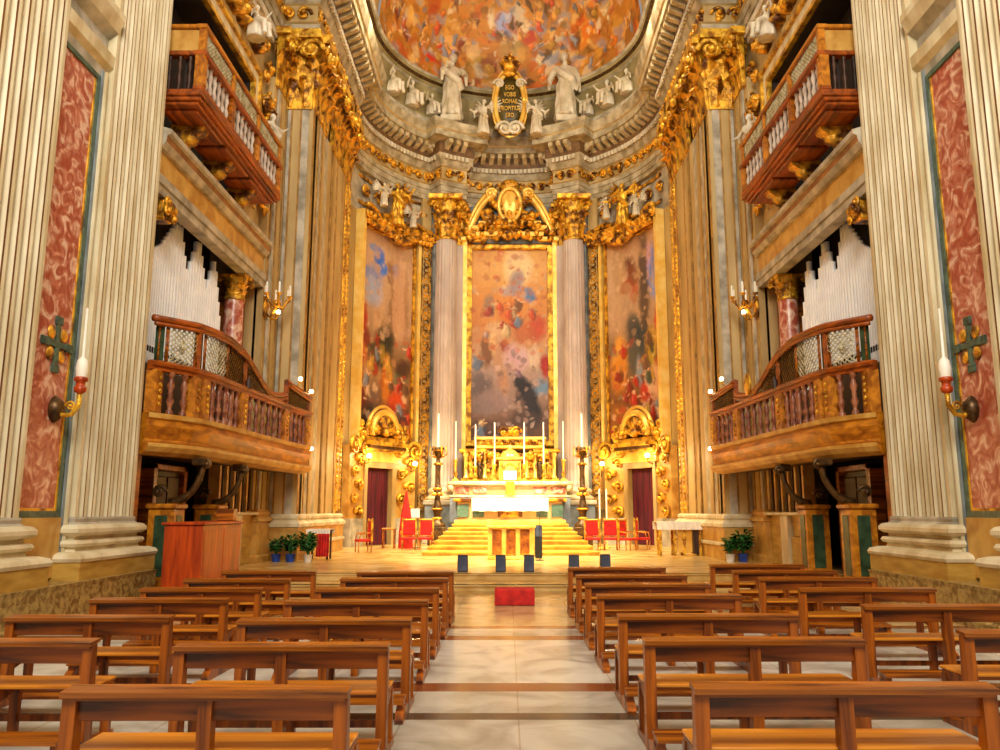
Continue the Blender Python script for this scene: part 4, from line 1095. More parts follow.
# floor candelabra beside the altar
for s in (-1, 1):
    x, y, z = s * 3.5, 38.9, ZP
    t = thing('floor_candelabrum', (x, y, z), 'tall dark bronze floor candelabrum on the %s of the high altar' % side(s), 'candelabrum', 'bronze floor candelabra')
    mb = MB(); mb.bbox(x - .42, x + .42, y - .42, y + .42, z, z + .9, .05); mb.lathe([(.4, z+.9), (.42, z+1.0), (.2, z+1.2), (.16, z+1.5), (.26, z+1.75), (.18, z+1.95), (.13, z+2.3), (.2, z+2.7), (.14, z+2.8), (.12, z+3.5), (.16, z+3.9), (.1, z+4.0), (.1, z+4.25), (.22, z+4.4), (.32, z+4.6), (.3, z+4.7), (.1, z+4.72)], x, y, 20)
    mb.build('stem', M['bronze'], t)
    for k, zz in enumerate((1.3, 1.75, 2.7, 3.9, 4.55)): mb = MB(); mb.lathe([(.2, z+zz-.06), (.34 if k == 1 or k == 4 else .25, z+zz), (.2, z+zz+.06)], x, y, 16); mb.build('gilt_ring', M['gold2'], t)
    for k in range(6):
        mb = MB(); a = 2*PI*k/6; mb.tube([(x+.15*math.cos(a), y+.15*math.sin(a), z+4.2), (x+.42*math.cos(a), y+.42*math.sin(a), z+4.35), (x+.36*math.cos(a), y+.36*math.sin(a), z+4.75)], .04, 5)
        mb.build('gilt_branch', M['gold2'], t)
        mb = MB(); mb.ball((x+.22*math.cos(a), y+.22*math.sin(a), z+2.45), .09, 5); mb.build('gilt_boss', M['gold2'], t)
    mb = MB(); mb.lathe([(.045, z+4.7), (.045, z+6.3), (.015, z+6.38)], x, y, 10); mb.build('candle', M['candle'], t)
# ================================================================== ORGAN BAYS AND BALCONIES
def interp(keys, t):
    for k in range(len(keys) - 1):
        if t <= keys[k+1][0]:
            a, b = keys[k], keys[k+1]; q = (t - a[0]) / max(1e-6, b[0] - a[0])
            return tuple(a[1][i] + (b[1][i] - a[1][i]) * q for i in range(len(a[1])))
    return keys[-1][1]
XK = [(17.78, (8.22,)), (18.2, (7.98,)), (18.9, (7.62,)), (19.6, (7.5,)), (21.6, (7.38,)), (25.3, (7.2,)), (27.5, (6.98,))]
TK = [(17.78, (6.32,)), (19.2, (6.4,)), (20.6, (6.42,)), (21.6, (6.25,)), (22.4, (5.95,)), (23.0, (5.68,)), (23.5, (5.5,)), (24.0, (5.45,)), (24.6, (5.5,)), (25.2, (5.62,)), (25.3, (6.05,)), (26.2, (5.95,)), (27.5, (5.82,))]
bx = lambda y: interp(XK, y)[0]
tz = lambda y: interp(TK, y)[0]
YS = [17.78, 18.2, 18.55, 18.9, 19.25, 19.6, 20.6, 21.6, 22.5, 23.4, 24.3, 25.3, 26.4, 27.5]

def pilaster_bar(mb, s, y, w, z0, z1, out=.06, th=.2, mi=0):
    x = bx(y); mb.bbox(s*(x - out), s*(x + th), y - w/2, y + w/2, z0, z1, .015, mi)
for s in (-1, 1):
    sd = side(s)
    path = [(-bx(y), y) for y in YS]
    def sw(prof, nm, mats, par, pth=None):
        mb = MB(); mb.sweep(pth or path, [p if len(p) == 3 else (p[0], p[1], 0) for p in prof])
        if s > 0: mb.v = [(-v[0], v[1], v[2]) for v in mb.v]
        return mb.build(nm, mats, par)
    t = thing('organ_balcony', (s*8, 22.6, 3.1), 'honey and red wood organ balcony with balusters and lattice screen on the %s wall' % sd, 'balcony', 'organ balconies')
    # bowed body
    sw([(-1.9, 3.3, 1), (-.5, 3.22, 1), (-.35, 3.2, 4), (-.12, 3.2, 4), (.06, 3.27, 4), (.14, 3.38, 4), (.14, 3.46, 4), (.04, 3.5, 2), (-.02, 3.56, 0), (.05, 3.72, 0), (.08, 3.85, 0), (.04, 4.0, 0), (.1, 4.03, 4), (.1, 4.14, 4), (-.2, 4.16, 0), (-1.9, 4.16, 3), (-1.9, 3.6, 0)], 'body', [M['goldwood'], M['darkwood'], M['wood'], M['dark'], M['ochre']], t)  # gallery floor coloured dark in place of the shade inside
    sw([(-.1, 5.12), (.04, 5.12), (.05, 5.2), (.1, 5.22), (.12, 5.3), (.06, 5.34), (-.1, 5.34)], 'middle_rail', M['redwood'], t)
    # top rail following its swoop
    mb = MB()
    ys = [17.78 + (25.2 - 17.78) * i / 40 for i in range(41)]
    mb.tube([(s*bx(y), y, tz(y)) for y in ys], .085, 8); mb.tube([(s*(bx(y) - .05), y, tz(y) - .13) for y in ys], .05, 6)
    ys = [25.3 + 2.2 * i / 8 for i in range(9)]
    mb.tube([(s*bx(y), y, tz(y)) for y in ys], .085, 8); mb.tube([(s*(bx(y) - .05), y, tz(y) - .13) for y in ys], .05, 6)
    mb.build('top_rail', M['redwood'], t)
    posts = [17.98, 18.98, 19.4, 21.75, 25.35, 27.35]
    for k, y in enumerate(posts):
        mb = MB(); pilaster_bar(mb, s, y, .34 if k not in (3, 4) else .5, 4.14, 5.14, .05, .2, 0)
        x = bx(y) - .07
        for q in range(5): mb.ball((s*x, y, 4.35 + q*.15), .06, 4, 1, (.5, 1, 1))
        if k not in (0, 2): mb.bbox(s*(bx(y) - .03), s*(bx(y) + .1), y - .07, y + .07, 5.3, tz(y) - .05 + (.12 if k == 4 else 0), .01, 2)
        mb.build('post', [M['goldwood'], M['gold'], M['redwood']], t)
    if s: 
        mb = MB(); mb.lathe([(.09, 5.28), (.07, 5.34), (.1, 5.44), (.05, 5.55), (.02, 5.62)], s*(bx(21.75) - .1), 21.75, 10); mb.build('finial', M['darkwood'], t)
    # balusters
    for a, b, n in ((18.15, 18.82, 2), (19.58, 21.48, 5), (22.02, 25.08, 6), (25.62, 27.17, 4)):
        for k in range(n):
            y = a + (b - a) * (k + .5) / n; x = s*(bx(y) + .02); r_ = .085
            mb = MB(); mb.lathe([(r_, 4.14), (r_, 4.22), (r_*.5, 4.27), (r_*.6, 4.34), (r_*1.1, 4.46), (r_*.55, 4.58), (r_*.75, 4.63), (r_*.55, 4.68), (r_*1.1, 4.82), (r_*.6, 4.95), (r_*.5, 5.02), (r_, 5.06), (r_, 5.13)], x, y, 10)
            mb.build('baluster', M['pinkstone'], t)
    # lattice screens
    spans = [(17.95, 18.12, 3), (18.16, 18.9, 0), (19.06, 19.24, 3), (19.28, 20.5, 1), (20.55, 21.66, 2), (21.82, 23.2, 2), (23.3, 24.9, 2), (25.45, 27.3, 2)]
    for a, b, kind in spans:
        mb = MB()
        n = max(2, int((b - a) / .13))
        P = lambda y, f: (s*(bx(y) + .01), y, 5.34 + (tz(y) - .16 - 5.34) * f)
        st = .16 if kind else .13
        m_ = int(((b - a) + 1.0) / st)
        if kind in (0, 1, 2):
            H_ = .95
            for sg in (1, -1):
                for k in range(-int(H_/st), int((b-a)/st) + int(H_/st) + 2):
                    pts = []
                    for q in range(9):
                        f = q / 8; y = (a + k*st + f*H_) if sg > 0 else (a + k*st - f*H_)
                        if a <= y <= b: pts.append(P(y, f))
                    if len(pts) > 1: mb.tube(pts, .018, 4)
        if kind in (2, 3):
            vs = []; nn = 6
            for q in range(nn + 1):
                y = a + (b-a)*q/nn; vs += [(s*(bx(y) + .06), y, 5.34), (s*(bx(y) + .06), y, tz(y) - .1), (s*(bx(y) + .1), y, 5.34), (s*(bx(y) + .1), y, tz(y) - .1)]
            mb.add(vs, [(4*q, 4*q+4, 4*q+5, 4*q+1) for q in range(nn)] + [(4*q+2, 4*q+3, 4*q+7, 4*q+6) for q in range(nn)], 1)
        if kind == 0:
            for q in range(10):
                aa = 2*PI*q/10; c = P((a+b)/2, .5); mb.tube([c, (c[0], c[1] + .16*math.cos(aa), c[2] + .16*math.sin(aa))], .02, 4)
            mb.ball(P((a+b)/2, .5), .07, 5)
        mb.build('lattice_panel', [M['lattice'] if kind < 2 else M['bronze'], M['greenpanel'] if kind == 3 else M['dark'] if 0 else M['ochre']], t)
        mb = MB()
        mb.tube([P(a, 0), P(a, 1)], .025, 4); mb.tube([P(b, 0), P(b, 1)], .025, 4); mb.tube([P(a + (b-a)*q/6, 0) for q in range(7)], .03, 4); mb.build('panel_frame', M['wood'], t)
    # corbels carrying the balcony
    for k, (y, d) in enumerate(((19.2, 0), (22.0, 0))):
        t2 = thing('carved_bracket', (s*8.2, y, 0), ('carved wooden bracket post with green inlay and scroll under the %s organ balcony, ' % sd) + ('nearer one' if k == 0 else 'farther one'), 'bracket', 'bracket posts under the organ balconies')
        mb = MB(); mb.bbox(s*7.9, s*8.5, y - .3, y + .3, 0 if y < 20.3 else .3, 2.0, .03); mb.bbox(s*7.85, s*8.55, y - .36, y + .36, 2.0, 2.12, .03); mb.build('post', M['goldwood'], t2)
        mb = MB(); mb.bbox(s*7.885, s*7.95, y - .16, y + .16, .45, 1.85, .01); mb.bbox(s*8.05, s*8.35, y - .31, y - .25, .45, 1.85, .01); mb.build('green_inlay', M['greenpanel'], t2)
        mb = MB()
        pts = [Vector((s*(8.15 - .75*math.sin(PI/2*q/10)), y, 2.15 + .98*(1 - math.cos(PI/2*q/10)))) for q in range(11)]
        mb.tube(pts, [.1]*4 + [.08]*4 + [.07]*3, 8); 
        scroll(mb, (s*7.45, y, 3.05), Vector((s, 0, 0)), UP, Vector((0, -1, 0)), .13, 1.5, .045, 1); scroll(mb, (s*8.2, y - .1, 2.4), Vector((s, 0, 0)), UP, Vector((0, -1, 0)), .16, 1.5, .05, -1)
        mb.bbox(s*7.3, s*7.6, y - .2, y + .2, 3.02, 3.2, .02)
        mb.build('scroll', M['bronze'], t2)
    # timber pilasters and doors in the wall below the balcony
    t2 = thing('wooden_panelling', (s*8.9, 24.4, ZP), 'vertical brown and ochre timber panelling under the inner half of the %s organ balcony' % sd, 'panelling', 'timber panelling under the organ balconies')
    mb = MB(); y = 23.2
    for k in range(15):
        w = (.12, .2, .08)[k % 3]; mb.bbox(s*(8.55 - (.12, 0, .06)[k % 3]), s*8.75, y, y + w + .03, 1.9, 3.3, .01, (0, 1, 2)[k % 3]); y += w + .07
    mb.build('boards', [M['ochre'], M['wood'], M['darkwood']], t2)
    mb = MB(); mb.bbox(s*8.3, s*8.8, 23.1, 24.1, ZP, 1.2, .03, 0); mb.bbox(s*8.35, s*8.8, 23.15, 24.05, 1.2, 1.9, .03, 0); mb.bbox(s*8.2, s*8.8, 24.1, 24.7, ZP, 1.9, .03, 1); mb.bbox(s*8.35, s*8.8, 24.7, 26.1, ZP, 1.9, .03, 0)
    mb.bbox(s*8.15, s*8.85, 23.05, 26.15, 1.82, 1.92, .02, 1)
    mb.build('pedestal_course', [M['plinth'], M['cream']], t2)
    t2 = thing('panelled_door', (s*9.2, 20.9, 0), 'dark walnut panelled door in the shade below the %s organ balcony' % sd, 'door', 'dark doors below the organ balconies')
    mb = MB(); mb.bbox(s*9.2, s*9.35, 20.5, 22.2, .3, 3.0, .02)
    for a, b in ((20.6, 21.3), (21.4, 22.1)):
        for c, d in ((.5, 1.5), (1.65, 2.85)): mb.bbox(s*9.15, s*9.22, a, b, c, d, .03)
    mb.build('leaf', M['darkwood'], t2)
    mb = MB(); mb.bbox(s*9.05, s*9.4, 20.3, 20.5, .3, 3.15, .02); mb.bbox(s*9.05, s*9.4, 22.2, 22.4, .3, 3.15, .02); mb.bbox(s*9.05, s*9.4, 20.3, 22.4, 3.0, 3.15, .02); mb.build('door_frame', M['wood'], t2)
    mb = MB(); mb.bbox(s*8.35, s*8.6, 17.78, 18.0, .7, 3.2, .02)
    single('jamb_strip', mb, M['redwood'], (s*8.45, 17.9, .7), 'reddish wooden strip beside the %s fluted pilaster, below the balcony' % sd, 'jamb', 'reddish jamb strips')

    # organ
    t = thing('pipe_organ', (s*9.1, 21.3, 4.16), 'organ with three gables of silver pipes behind the %s balcony' % sd, 'organ', 'pipe organs')
    mb = MB(); mb.bbox(s*9.35, s*10.2, 18.0, 24.3, 4.16, 8.2, .03); mb.bbox(s*8.8, s*9.4, 18.0, 24.3, 4.16, 5.5, .03); mb.build('case', M['darkwood'], t)
    keys = [(18.2, (7.9,)), (19.6, (8.7,)), (20.6, (9.8,)), (21.3, (8.4,)), (21.95, (9.75,)), (22.7, (8.4,)), (23.25, (9.5,)), (24.05, (7.5,))]
    y = 18.3
    k = 0
    while y < 24.0:
        d = min(abs(y - q) for q in (20.6, 21.95, 23.25)); r_ = max(.06, .088 - .03*d)
        top = interp(keys, y)[0]
        mb = MB(); mb.lathe([(r_*.35, 5.4), (r_, 5.75), (r_, top)], s*9.05, y + r_, 12, cap=True)
        mb.bbox(s*(9.05 - r_ - .004), s*(9.05 - r_*.6), y + r_*.4, y + r_*1.6, 5.85, 6.0, .005, 1)
        mb.build('pipe', [M['tin'], M['dark']], t); y += 2*r_ + .012; k += 1
    # red marble column at the inner end of the bay
    t = thing('red_column', (s*8.95, 25.0, 4.16), 'small red marble column with gilded capital beside the organ pipes on the %s' % sd, 'column', 'red columns beside the organ pipes')
    mb = MB(); mb.lathe([(.33, 4.6), (.33, 5.2), (.3, 8.75)], s*8.95, 25.0, 24); mb.build('shaft', M['red'], t)
    mb = MB(); mb.bbox(s*8.5, s*9.4, 24.55, 25.45, 4.16, 4.45, .03); mb.lathe([(.45, 4.45), (.45, 4.52), (.36, 4.6), (.33, 4.66)], s*8.95, 25, 24); mb.build('base', M['ochre'], t)
    capital(t, None, 8.7, .75, round_r=.3, centre=(s*8.95, 25.0), proj=.16)
    mb = MB(); mb.bbox(s*9.0, s*9.6, 25.5, 26.2, 4.16, 9.42, .03)
    single('bay_pilaster', mb, M['wood'], (s*9.3, 25.9, 4.16), 'reddish brown pilaster strip behind the red column on the %s' % sd, 'pilaster', 'brown strips behind the red columns')
    t = thing('console', (s*8.6, 18.3, 9.0), 'gilded scroll console under the %s organ bay entablature, by the fluted pilaster' % sd, 'console', 'gilded consoles over the organ pipes')
    mb = MB(); mb.bbox(s*8.4, s*8.8, 18.3, 18.75, 8.9, 9.42, .04)
    for q in range(4): scroll(mb, (s*8.38, 18.5, 9.0 + q*.1), Vector((0, 1, 0)), UP, Vector((-s, 0, 0)), .17, 1.3, .05, 1 if q % 2 else -1)
    mb.ball((s*8.35, 18.5, 9.25), .14, 5); mb.build('scrolls', M['gold2'], t)

    # ---- upper balcony
    t = thing('upper_balcony', (s*8.1, 21.4, 11.8), 'red-brown wooden upper balcony high above the organ on the %s' % sd, 'balcony', 'upper wooden balconies')
    x0, x1, y0, y1 = 7.55, 8.75, 18.0, 24.75
    mb = MB(); mb.bbox(s*x0, s*x1, y0, y1, 11.95, 12.12, .02); mb.bbox(s*(x0 + .06), s*x1, y0 + .06, y1 - .06, 11.86, 11.96, .02); mb.bbox(s*(x0 + .15), s*x1, y0 + .15, y1 - .15, 11.78, 11.87, .02)
    for a, b in ((18.4, 20.2), (20.4, 22.3), (22.5, 24.4)): mb.bbox(s*(x0 + .25), s*(x1 - .15), a, b, 11.70, 11.79, .03)
    mb.build('floor_slab', M['redwood'], t)
    for k, y in enumerate((18.12, 20.2, 22.4, 24.62)):
        mb = MB(); mb.bbox(s*(x0 + .02), s*(x0 + .24), y - .11, y + .11, 12.1, 13.05, .02); mb.bbox(s*(x0 + .0), s*(x0 + .04), y - .07, y + .07, 12.25, 12.95, .01); mb.build('post', M['goldwood'] if k != 1 else M['wood'], t)
    mb = MB(); mb.bbox(s*(x0 - .03), s*(x0 + .28), y0, y1, 13.02, 13.16, .02); mb.bbox(s*(x0 - .02), s*x1, y0 + .01, y0 + .25, 13.03, 13.15, .02); mb.bbox(s*(x0), s*(x0 + .25), y0, y1, 12.1, 12.22, .02); mb.build('handrail', M['redwood'], t)
    for a, b, n in ((18.3, 20.05, 6), (20.35, 22.25, 6), (22.55, 24.5, 6)):
        for k in range(n):
            y = a + (b - a)*(k + .5)/n; r_ = .07
            mb = MB(); mb.lathe([(r_, 12.2), (r_*.6, 12.3), (r_*1.1, 12.45), (r_*.5, 12.62), (r_*1.1, 12.8), (r_*.6, 12.92), (r_, 13.03)], s*(x0 + .13), y, 8); mb.build('baluster', M['stone_baluster'], t)
    for k in range(4):
        xx = s*(x0 + .4 + k*.25); r_ = .06
        mb = MB(); mb.lathe([(r_, 12.1), (r_*.6, 12.3), (r_*1.1, 12.45), (r_*.5, 12.62), (r_*1.1, 12.8), (r_*.6, 12.92), (r_, 13.03)], xx, y0 + .13, 8); mb.build('baluster', M['darkwood'], t)
    mb = MB(); mb.bbox(s*(x0 + .55), s*(x0 + .6), y0 + .3, y1 - .1, 12.1, 13.7, .01); mb.build('inner_shade_sheet', M['dark'], t)  # added dark sheet standing in for the shade behind the balusters
    mb = MB()
    for a, b in ((18.1, 20.15), (20.25, 22.35), (22.45, 24.6)):
        for k in range(-5, int((b-a)/.13) + 1):
            for sg in (1, -1):
                pts = []
                for q in range(6):
                    f = q/5; y = a + k*.13 + f*.6 if sg > 0 else a + (k+5)*.13 - f*.6
                    if a <= y <= b: pts.append((s*(x0 + .1), y, 13.2 + .55*f))
                if len(pts) > 1: mb.tube(pts, .02, 4)
        mb.bbox(s*(x0 + .13), s*(x0 + .15), a, b, 13.16, 13.75, .002, 1)
    mb.bbox(s*(x0 + .2), s*x1, y0 + .1, y0 + .13, 13.16, 13.75, .002, 1)
    mb.build('lattice_panel', [M['lattice'], M['ochre']], t)
    mb = MB(); mb.bbox(s*(x0 - .0), s*(x0 + .25), y0, y1, 13.75, 13.87, .02); mb.bbox(s*(x0 + .01), s*x1, y0 + .01, y0 + .22, 13.76, 13.86, .02)
    for y in (18.1, 20.2, 22.4, 24.6): mb.bbox(s*(x0 + .03), s*(x0 + .2), y - .06, y + .06, 13.16, 13.8, .01)
    mb.build('top_rail', M['goldwood'], t)
    for k, y in enumerate((19.3, 21.4, 23.4)):
        mb = MB(); mb.prism([(s*8.75, 11.0), (s*8.75, 11.75), (s*7.9, 11.75), (s*7.95, 11.6), (s*8.3, 11.4), (s*8.45, 11.1)], y - .18, y + .18, 'y'); mb.ball((s*8.3, y, 11.45), .22, 6)
        single('console', mb, M['gold2'], (s*8.6, y, 11.0), 'carved gilded console under the %s upper balcony, %s' % (sd, ('nearest to the camera', 'middle one', 'farthest one')[k]), 'console', 'consoles under the upper balconies')
    # opening frame and stucco
    t = thing('opening_frame', (s*8.6, 21.4, 12), 'gilded and cream moulded frame round the dark opening above the %s upper balcony' % sd, 'frame', 'frames of the upper openings')
    mb = MB()
    for w0, w1, x, mi in ((.0, .14, 8.55, 1), (.14, .5, 8.6, 0), (.5, .64, 8.5, 1), (.64, 1.0, 8.62, 2)):
        mb.box(s*x, s*8.75, 18.3 - w1, 24.6 + w1, 16.1 + w0, 16.1 + w1, mi)
        mb.box(s*x, s*8.75, 24.6 + w0, 24.6 + w1, 12, 16.1 + w0, mi)
    mb.box(s*9.6, s*9.7, 18.3, 24.6, 11.9, 16.1, 3); mb.box(s*8.72, s*9.6, 18.3, 24.6, 16.05, 16.1, 3); mb.box(s*8.72, s*9.6, 24.55, 24.6, 11.9, 16.05, 3)  # dark lining: shade of the opening put into its colour
    mb.build('moulding', [M['cream'], M['gold'], M['honey'], M['dark']], t)
    mb = MB(); rn = random.Random(40 + s)
    relief(mb, (s*8.6, 21.6, 17.6), Vector((0, 1, 0)), UP, Vector((-s, 0, 0)), 6.5, 1.2, 9, 21, .12)
    mb.build('gilt_scrollwork', M['gold2'], t); mb = MB(); relief(mb, (s*8.6, 25.9, 15.5), Vector((0, 1, 0)), Vector((0, 0, 1)), Vector((-s, 0, 0)), .8, 3.0, 3, 22, .1)
    for q in range(12): scroll(mb, (s*8.6, 25.9 + .15*math.sin(q), 12.2 + q*.52), Vector((0, 1, 0)), UP, Vector((-s, 0, 0)), .28, 1.4, .08, 1 if q % 2 else -1)
    mb.build('gilt_scrollwork', M['gold2'], t)
    mb = MB()
    mb.box(s*8.5, s*8.75, 17.8, 26.2, 18.5, 18.7, 0); mb.box(s*8.4, s*8.75, 17.8, 26.2, 18.7, 18.95, 0)
    for q in range(30):
        mb.box(s*8.55, s*8.72, 17.9 + q*.28, 18.05 + q*.28, 18.95, 19.1)
    mb.build('upper_moulding', M['white'], t)
    for k, (y, z, hh) in enumerate(((19.5, 17.0, 1.7), (23.4, 16.9, 1.5), (25.6, 13.8, 1.7))):
        statue((s*8.2, y, z), hh, M['white'], s*R(-70) if s > 0 else R(70), 'white stucco figure by the %s upper opening, %s' % (sd, ('nearer one above the frame', 'farther one above the frame', 'beside the far jamb')[k]), 'stucco figure', None, name='stucco_figure', seated=(k < 2), voxel=.04, arm_l=(.3, .12, .75), arm_r=(-.28, .2, .5))
    # small wall lamps
    lamps = [((s*7.9, 26.3, 8.6), 'on the pilaster above the organ balcony'), ((s*7.12, 26.6, 6.35), 'on the balcony rail, nearer'), ((s*6.95, 27.45, 6.05), 'at the far end of the balcony rail'), ((s*7.15, 28.6, 4.15), 'on the pier below the balcony end')]
    for p, w in lamps:
        t = thing('wall_lamp', p, 'small glowing bulb lamp %s, %s side' % (w, sd), 'lamp', 'small wall lamps')
        mb = MB(); mb.ball(p, .075, 6); mb.build('bulb', M['bulb'], t)
        mb = MB(); mb.tube([(p[0], p[1], p[2] - .07), (p[0] + s*.05, p[1], p[2] - .22), (p[0] + s*.25, p[1] + .05, p[2] - .25)], .025, 6); mb.lathe([(.05, p[2] - .12), (.07, p[2] - .07)], p[0], p[1], 10); mb.build('bracket', M['gold2'], t)
    # candle bracket with five lights on the honey pilaster
    c = (s*7.95, 26.3, 8.9)
    t = thing('candle_bracket', (s*8.28, 26.3, 8.9), 'gilded multi-armed candle bracket on the honey pilaster above the %s organ balcony' % sd, 'sconce', 'multi-armed candle brackets')
    mb = MB(); mb.tube([(s*8.36, 26.3, 8.6), (s*8.15, 26.3, 8.4), c], .06, 8); mb.ball(c, .14, 6); mb.ball((s*8.34, 26.3, 8.7), .2, 6, sc=(.4, 1, 1.6))
    for q in range(6):
        a = 2*PI*q/6; e = (c[0] + .6*math.cos(a)*.7, c[1] + .6*math.sin(a), c[2] + .2)
        mb.tube([c, ((c[0] + e[0])/2, (c[1] + e[1])/2, c[2] - .15), e], .035, 6); mb.lathe([(.03, e[2] - .05), (.1, e[2]), (.1, e[2] + .04)], e[0], e[1], 10)
        cd = MB(); cd.lathe([(.035, e[2] + .04), (.035, e[2] + .4), (.01, e[2] + .44)], e[0], e[1], 8); cd.build('candle', M['candle'], t)
    mb.build('arm_cluster', M['gold2'], t)
    # consecration cross and sconce on the red marble panel
    t = thing('consecration_cross', (s*8.49, 14.5, 5.0), 'dark green cross with gold corner dots on the %s red marble panel' % sd, 'cross', 'consecration crosses')
    mb = MB(); mb.bbox(s*8.46, s*8.5, 14.44, 14.56, 4.55, 5.45, .01); mb.bbox(s*8.455, s*8.495, 14.08, 14.92, 4.94, 5.06, .01)
    for dy, dz in ((0, .45), (0, -.45), (.4, 0), (-.4, 0)): mb.bbox(s*8.45, s*8.5, 14.5 + dy - .1, 14.5 + dy + .1, 5 + dz - .08, 5 + dz + .08, .01)
    mb.build('cross', M['green'], t)
    for dy, dz in ((.2, .2), (-.2, .2), (.2, -.2), (-.2, -.2)): mb = MB(); mb.ball((s*8.48, 14.5 + dy, 5 + dz), .13, 6, 0, (.3, 1, 1)); mb.build('gold_dot', M['gold2'], t)
    t = thing('wall_sconce', (s*8.5, 14.6, 3.8), 'brass wall sconce with one candle in a cup on the %s red marble panel' % sd, 'sconce', 'brass wall sconces')
    mb = MB(); mb.lathe([(.02, 3.55), (.13, 3.65), (.18, 3.8), (.13, 3.95), (.02, 4.05)], s*8.46, 14.6, 16); mb.build('backplate', M['bronze'], t)
    mb = MB(); mb.tube([(s*8.42, 14.6, 3.8), (s*8.3, 14.58, 3.68), (s*8.12, 14.56, 3.7), (s*8.0, 14.55, 3.88), (s*8.0, 14.55, 4.1)], .045, 8); scroll(mb, (s*8.25, 14.57, 3.85), Vector((s, 0, 0)), UP, Vector((0, -1, 0)), .1, 1.4, .025); mb.build('arm', M['gold'], t)
    mb = MB(); mb.lathe([(.04, 4.08), (.1, 4.12), (.11, 4.2), (.08, 4.22), (.08, 4.3), (.12, 4.32), (.12, 4.38), (.08, 4.4)], s*8.0, 14.55, 16); mb.build('cup', M['boxwood'], t)
    mb = MB(); mb.lathe([(.09, 4.39), (.11, 4.55), (.09, 4.7), (.028, 4.78), (.024, 5.7)], s*8.0, 14.55, 14); mb.build('candle', M['candle'], t)
# golden disc on the right balcony swoop
mb = MB(); mb.ball((bx(23.9) - .1, 23.9, 5.75), .32, 10, sc=(.25, .9, 1.1)); single('gilded_disc', mb, M['gold'], (bx(23.9) - .1, 23.9, 5.75), 'oval gilded disc fixed at the dip of the right organ balcony rail', 'ornament')
# apse lamps beside the door portals
for k, (a, z, w) in enumerate(((-70.2, 4.55, 'left of the left portal'), (-42.8, 4.35, 'right of the left portal'), (41.5, 4.35, 'left of the right portal'), (67.6, 4.6, 'right of the right portal'))):
    x, y = arc_pt(a, 7.2); p = (x, y, z)
    t = thing('portal_lamp', p, 'bright globe lamp on a gilded bracket, %s' % w, 'lamp', 'portal lamps')
    mb = MB(); mb.ball(p, .12, 8); mb.build('globe', M['bulb'], t)
    xx, yy = arc_pt(a, 7.6)
    mb = MB(); mb.tube([(x, y, z - .1), (x, y, z - .3), (xx, yy, z - .4)], .035, 6); mb.lathe([(.04, z - .2), (.12, z - .12), (.1, z - .08)], x, y, 10); mb.build('bracket', M['gold'], t)
    l = bpy.data.lights.new('portal_light', 'POINT'); l.energy = 70; l.color = (1, .74, .34); l.shadow_soft_size = .15
    xl, yl = arc_pt(a, 6.9)
    lo_ = bpy.data.objects.new('portal_light', l); lo_.location = (xl, yl, z); col.objects.link(lo_)
# ================================================================== FURNITURE
# ---- benches (origin at the foot of the backrest, facing the altar)
BW = 1.74
def make_bench(w):
    t = thing('church_bench', (0, 0, 0), 'x', 'bench', 'wooden church benches')
    h = w / 2
    def P(nm, mb, m): return mb.build(nm, m, t, local=True)
    mb = MB(); mb.prism([(-.07, .835), (.085, .855), (.085, .885), (-.075, .868)], -h, h, 'x'); mb.box(-h + .02, h - .02, -.05, -.035, .815, .84); P('top_rail', mb, M['wood'])
    mb = MB(); mb.bbox(-h + .05, h - .05, -.005, .022, .69, .835, .004); P('back_board', mb, M['boardwood'])
    mb = MB(); mb.bbox(-h + .02, h - .02, .03, .47, .475, .505, .008); P('seat', mb, M['seatwood'])
    mb = MB(); mb.bbox(-h + .06, h - .06, .37, .395, .38, .475, .004); P('seat_apron', mb, M['wood'])
    for x in (-h + .045, 0, h - .045):
        mb = MB()
        mb.prism([(-.055, 0), (.075, 0), (.06, .45), (.045, .84), (-.035, .84), (-.045, .45)], x - .042, x + .042, 'x')
        mb.prism([(.06, .34), (.06, .475), (.42, .475), (.42, .43)], x - .025, x + .025, 'x')
        P('back_post', mb, M['woodv'])
        mb = MB(); mb.prism([(.35, .05), (.41, .05), (.42, .45), (.345, .45)], x - .035, x + .035, 'x'); P('leg', mb, M['woodv'])
    for x in (-h + .045, h - .045):
        mb = MB(); mb.prism([(-.5, 0), (-.52, .04), (-.44, .1), (-.3, .14), (-.05, .09), (.3, .06), (.45, .06), (.46, 0)], x - .04, x + .04, 'x'); mb.box(x - .03, x + .03, -.43, -.28, .08, .17); P('foot_runner', mb, M['woodv'])
    mb = MB(); mb.prism([(-.47, .165), (-.24, .19), (-.24, .215), (-.47, .19)], -h + .01, h - .01, 'x'); P('kneeler', mb, M['wood'])
    mb = MB(); mb.bbox(-h + .08, h - .08, .37, .39, .14, .2, .004); P('stretcher', mb, M['woodv'])
    return t
proto = make_bench(BW)
protoR = None
ORD = ['nearest to the camera', 'second from the camera', 'third from the camera', 'fourth from the camera', 'fifth from the camera', 'sixth from the camera', 'farthest from the camera']
cols = [('inner row left of the aisle', [(-1.94, y) for y in (5.14, 6.78, 8.31, 10.04, 11.58, 13.28, 14.69)], 0),
        ('inner row right of the aisle', [(1.99, y) for y in (5.23, 7.07, 8.66, 10.69, 12.29, 13.9, 15.74)], 1.08),
        ('outer row at the left wall', [(-4.42, y) for y in (6.99, 8.54, 10.21, 11.58, 13.09, 14.81)], .975),
        ('outer row at the right wall', [(4.95, y) for y in (7.5, 9.52, 11.58, 13.38, 14.93, 16.59)], 1.1)]
rb = random.Random(5); first = True
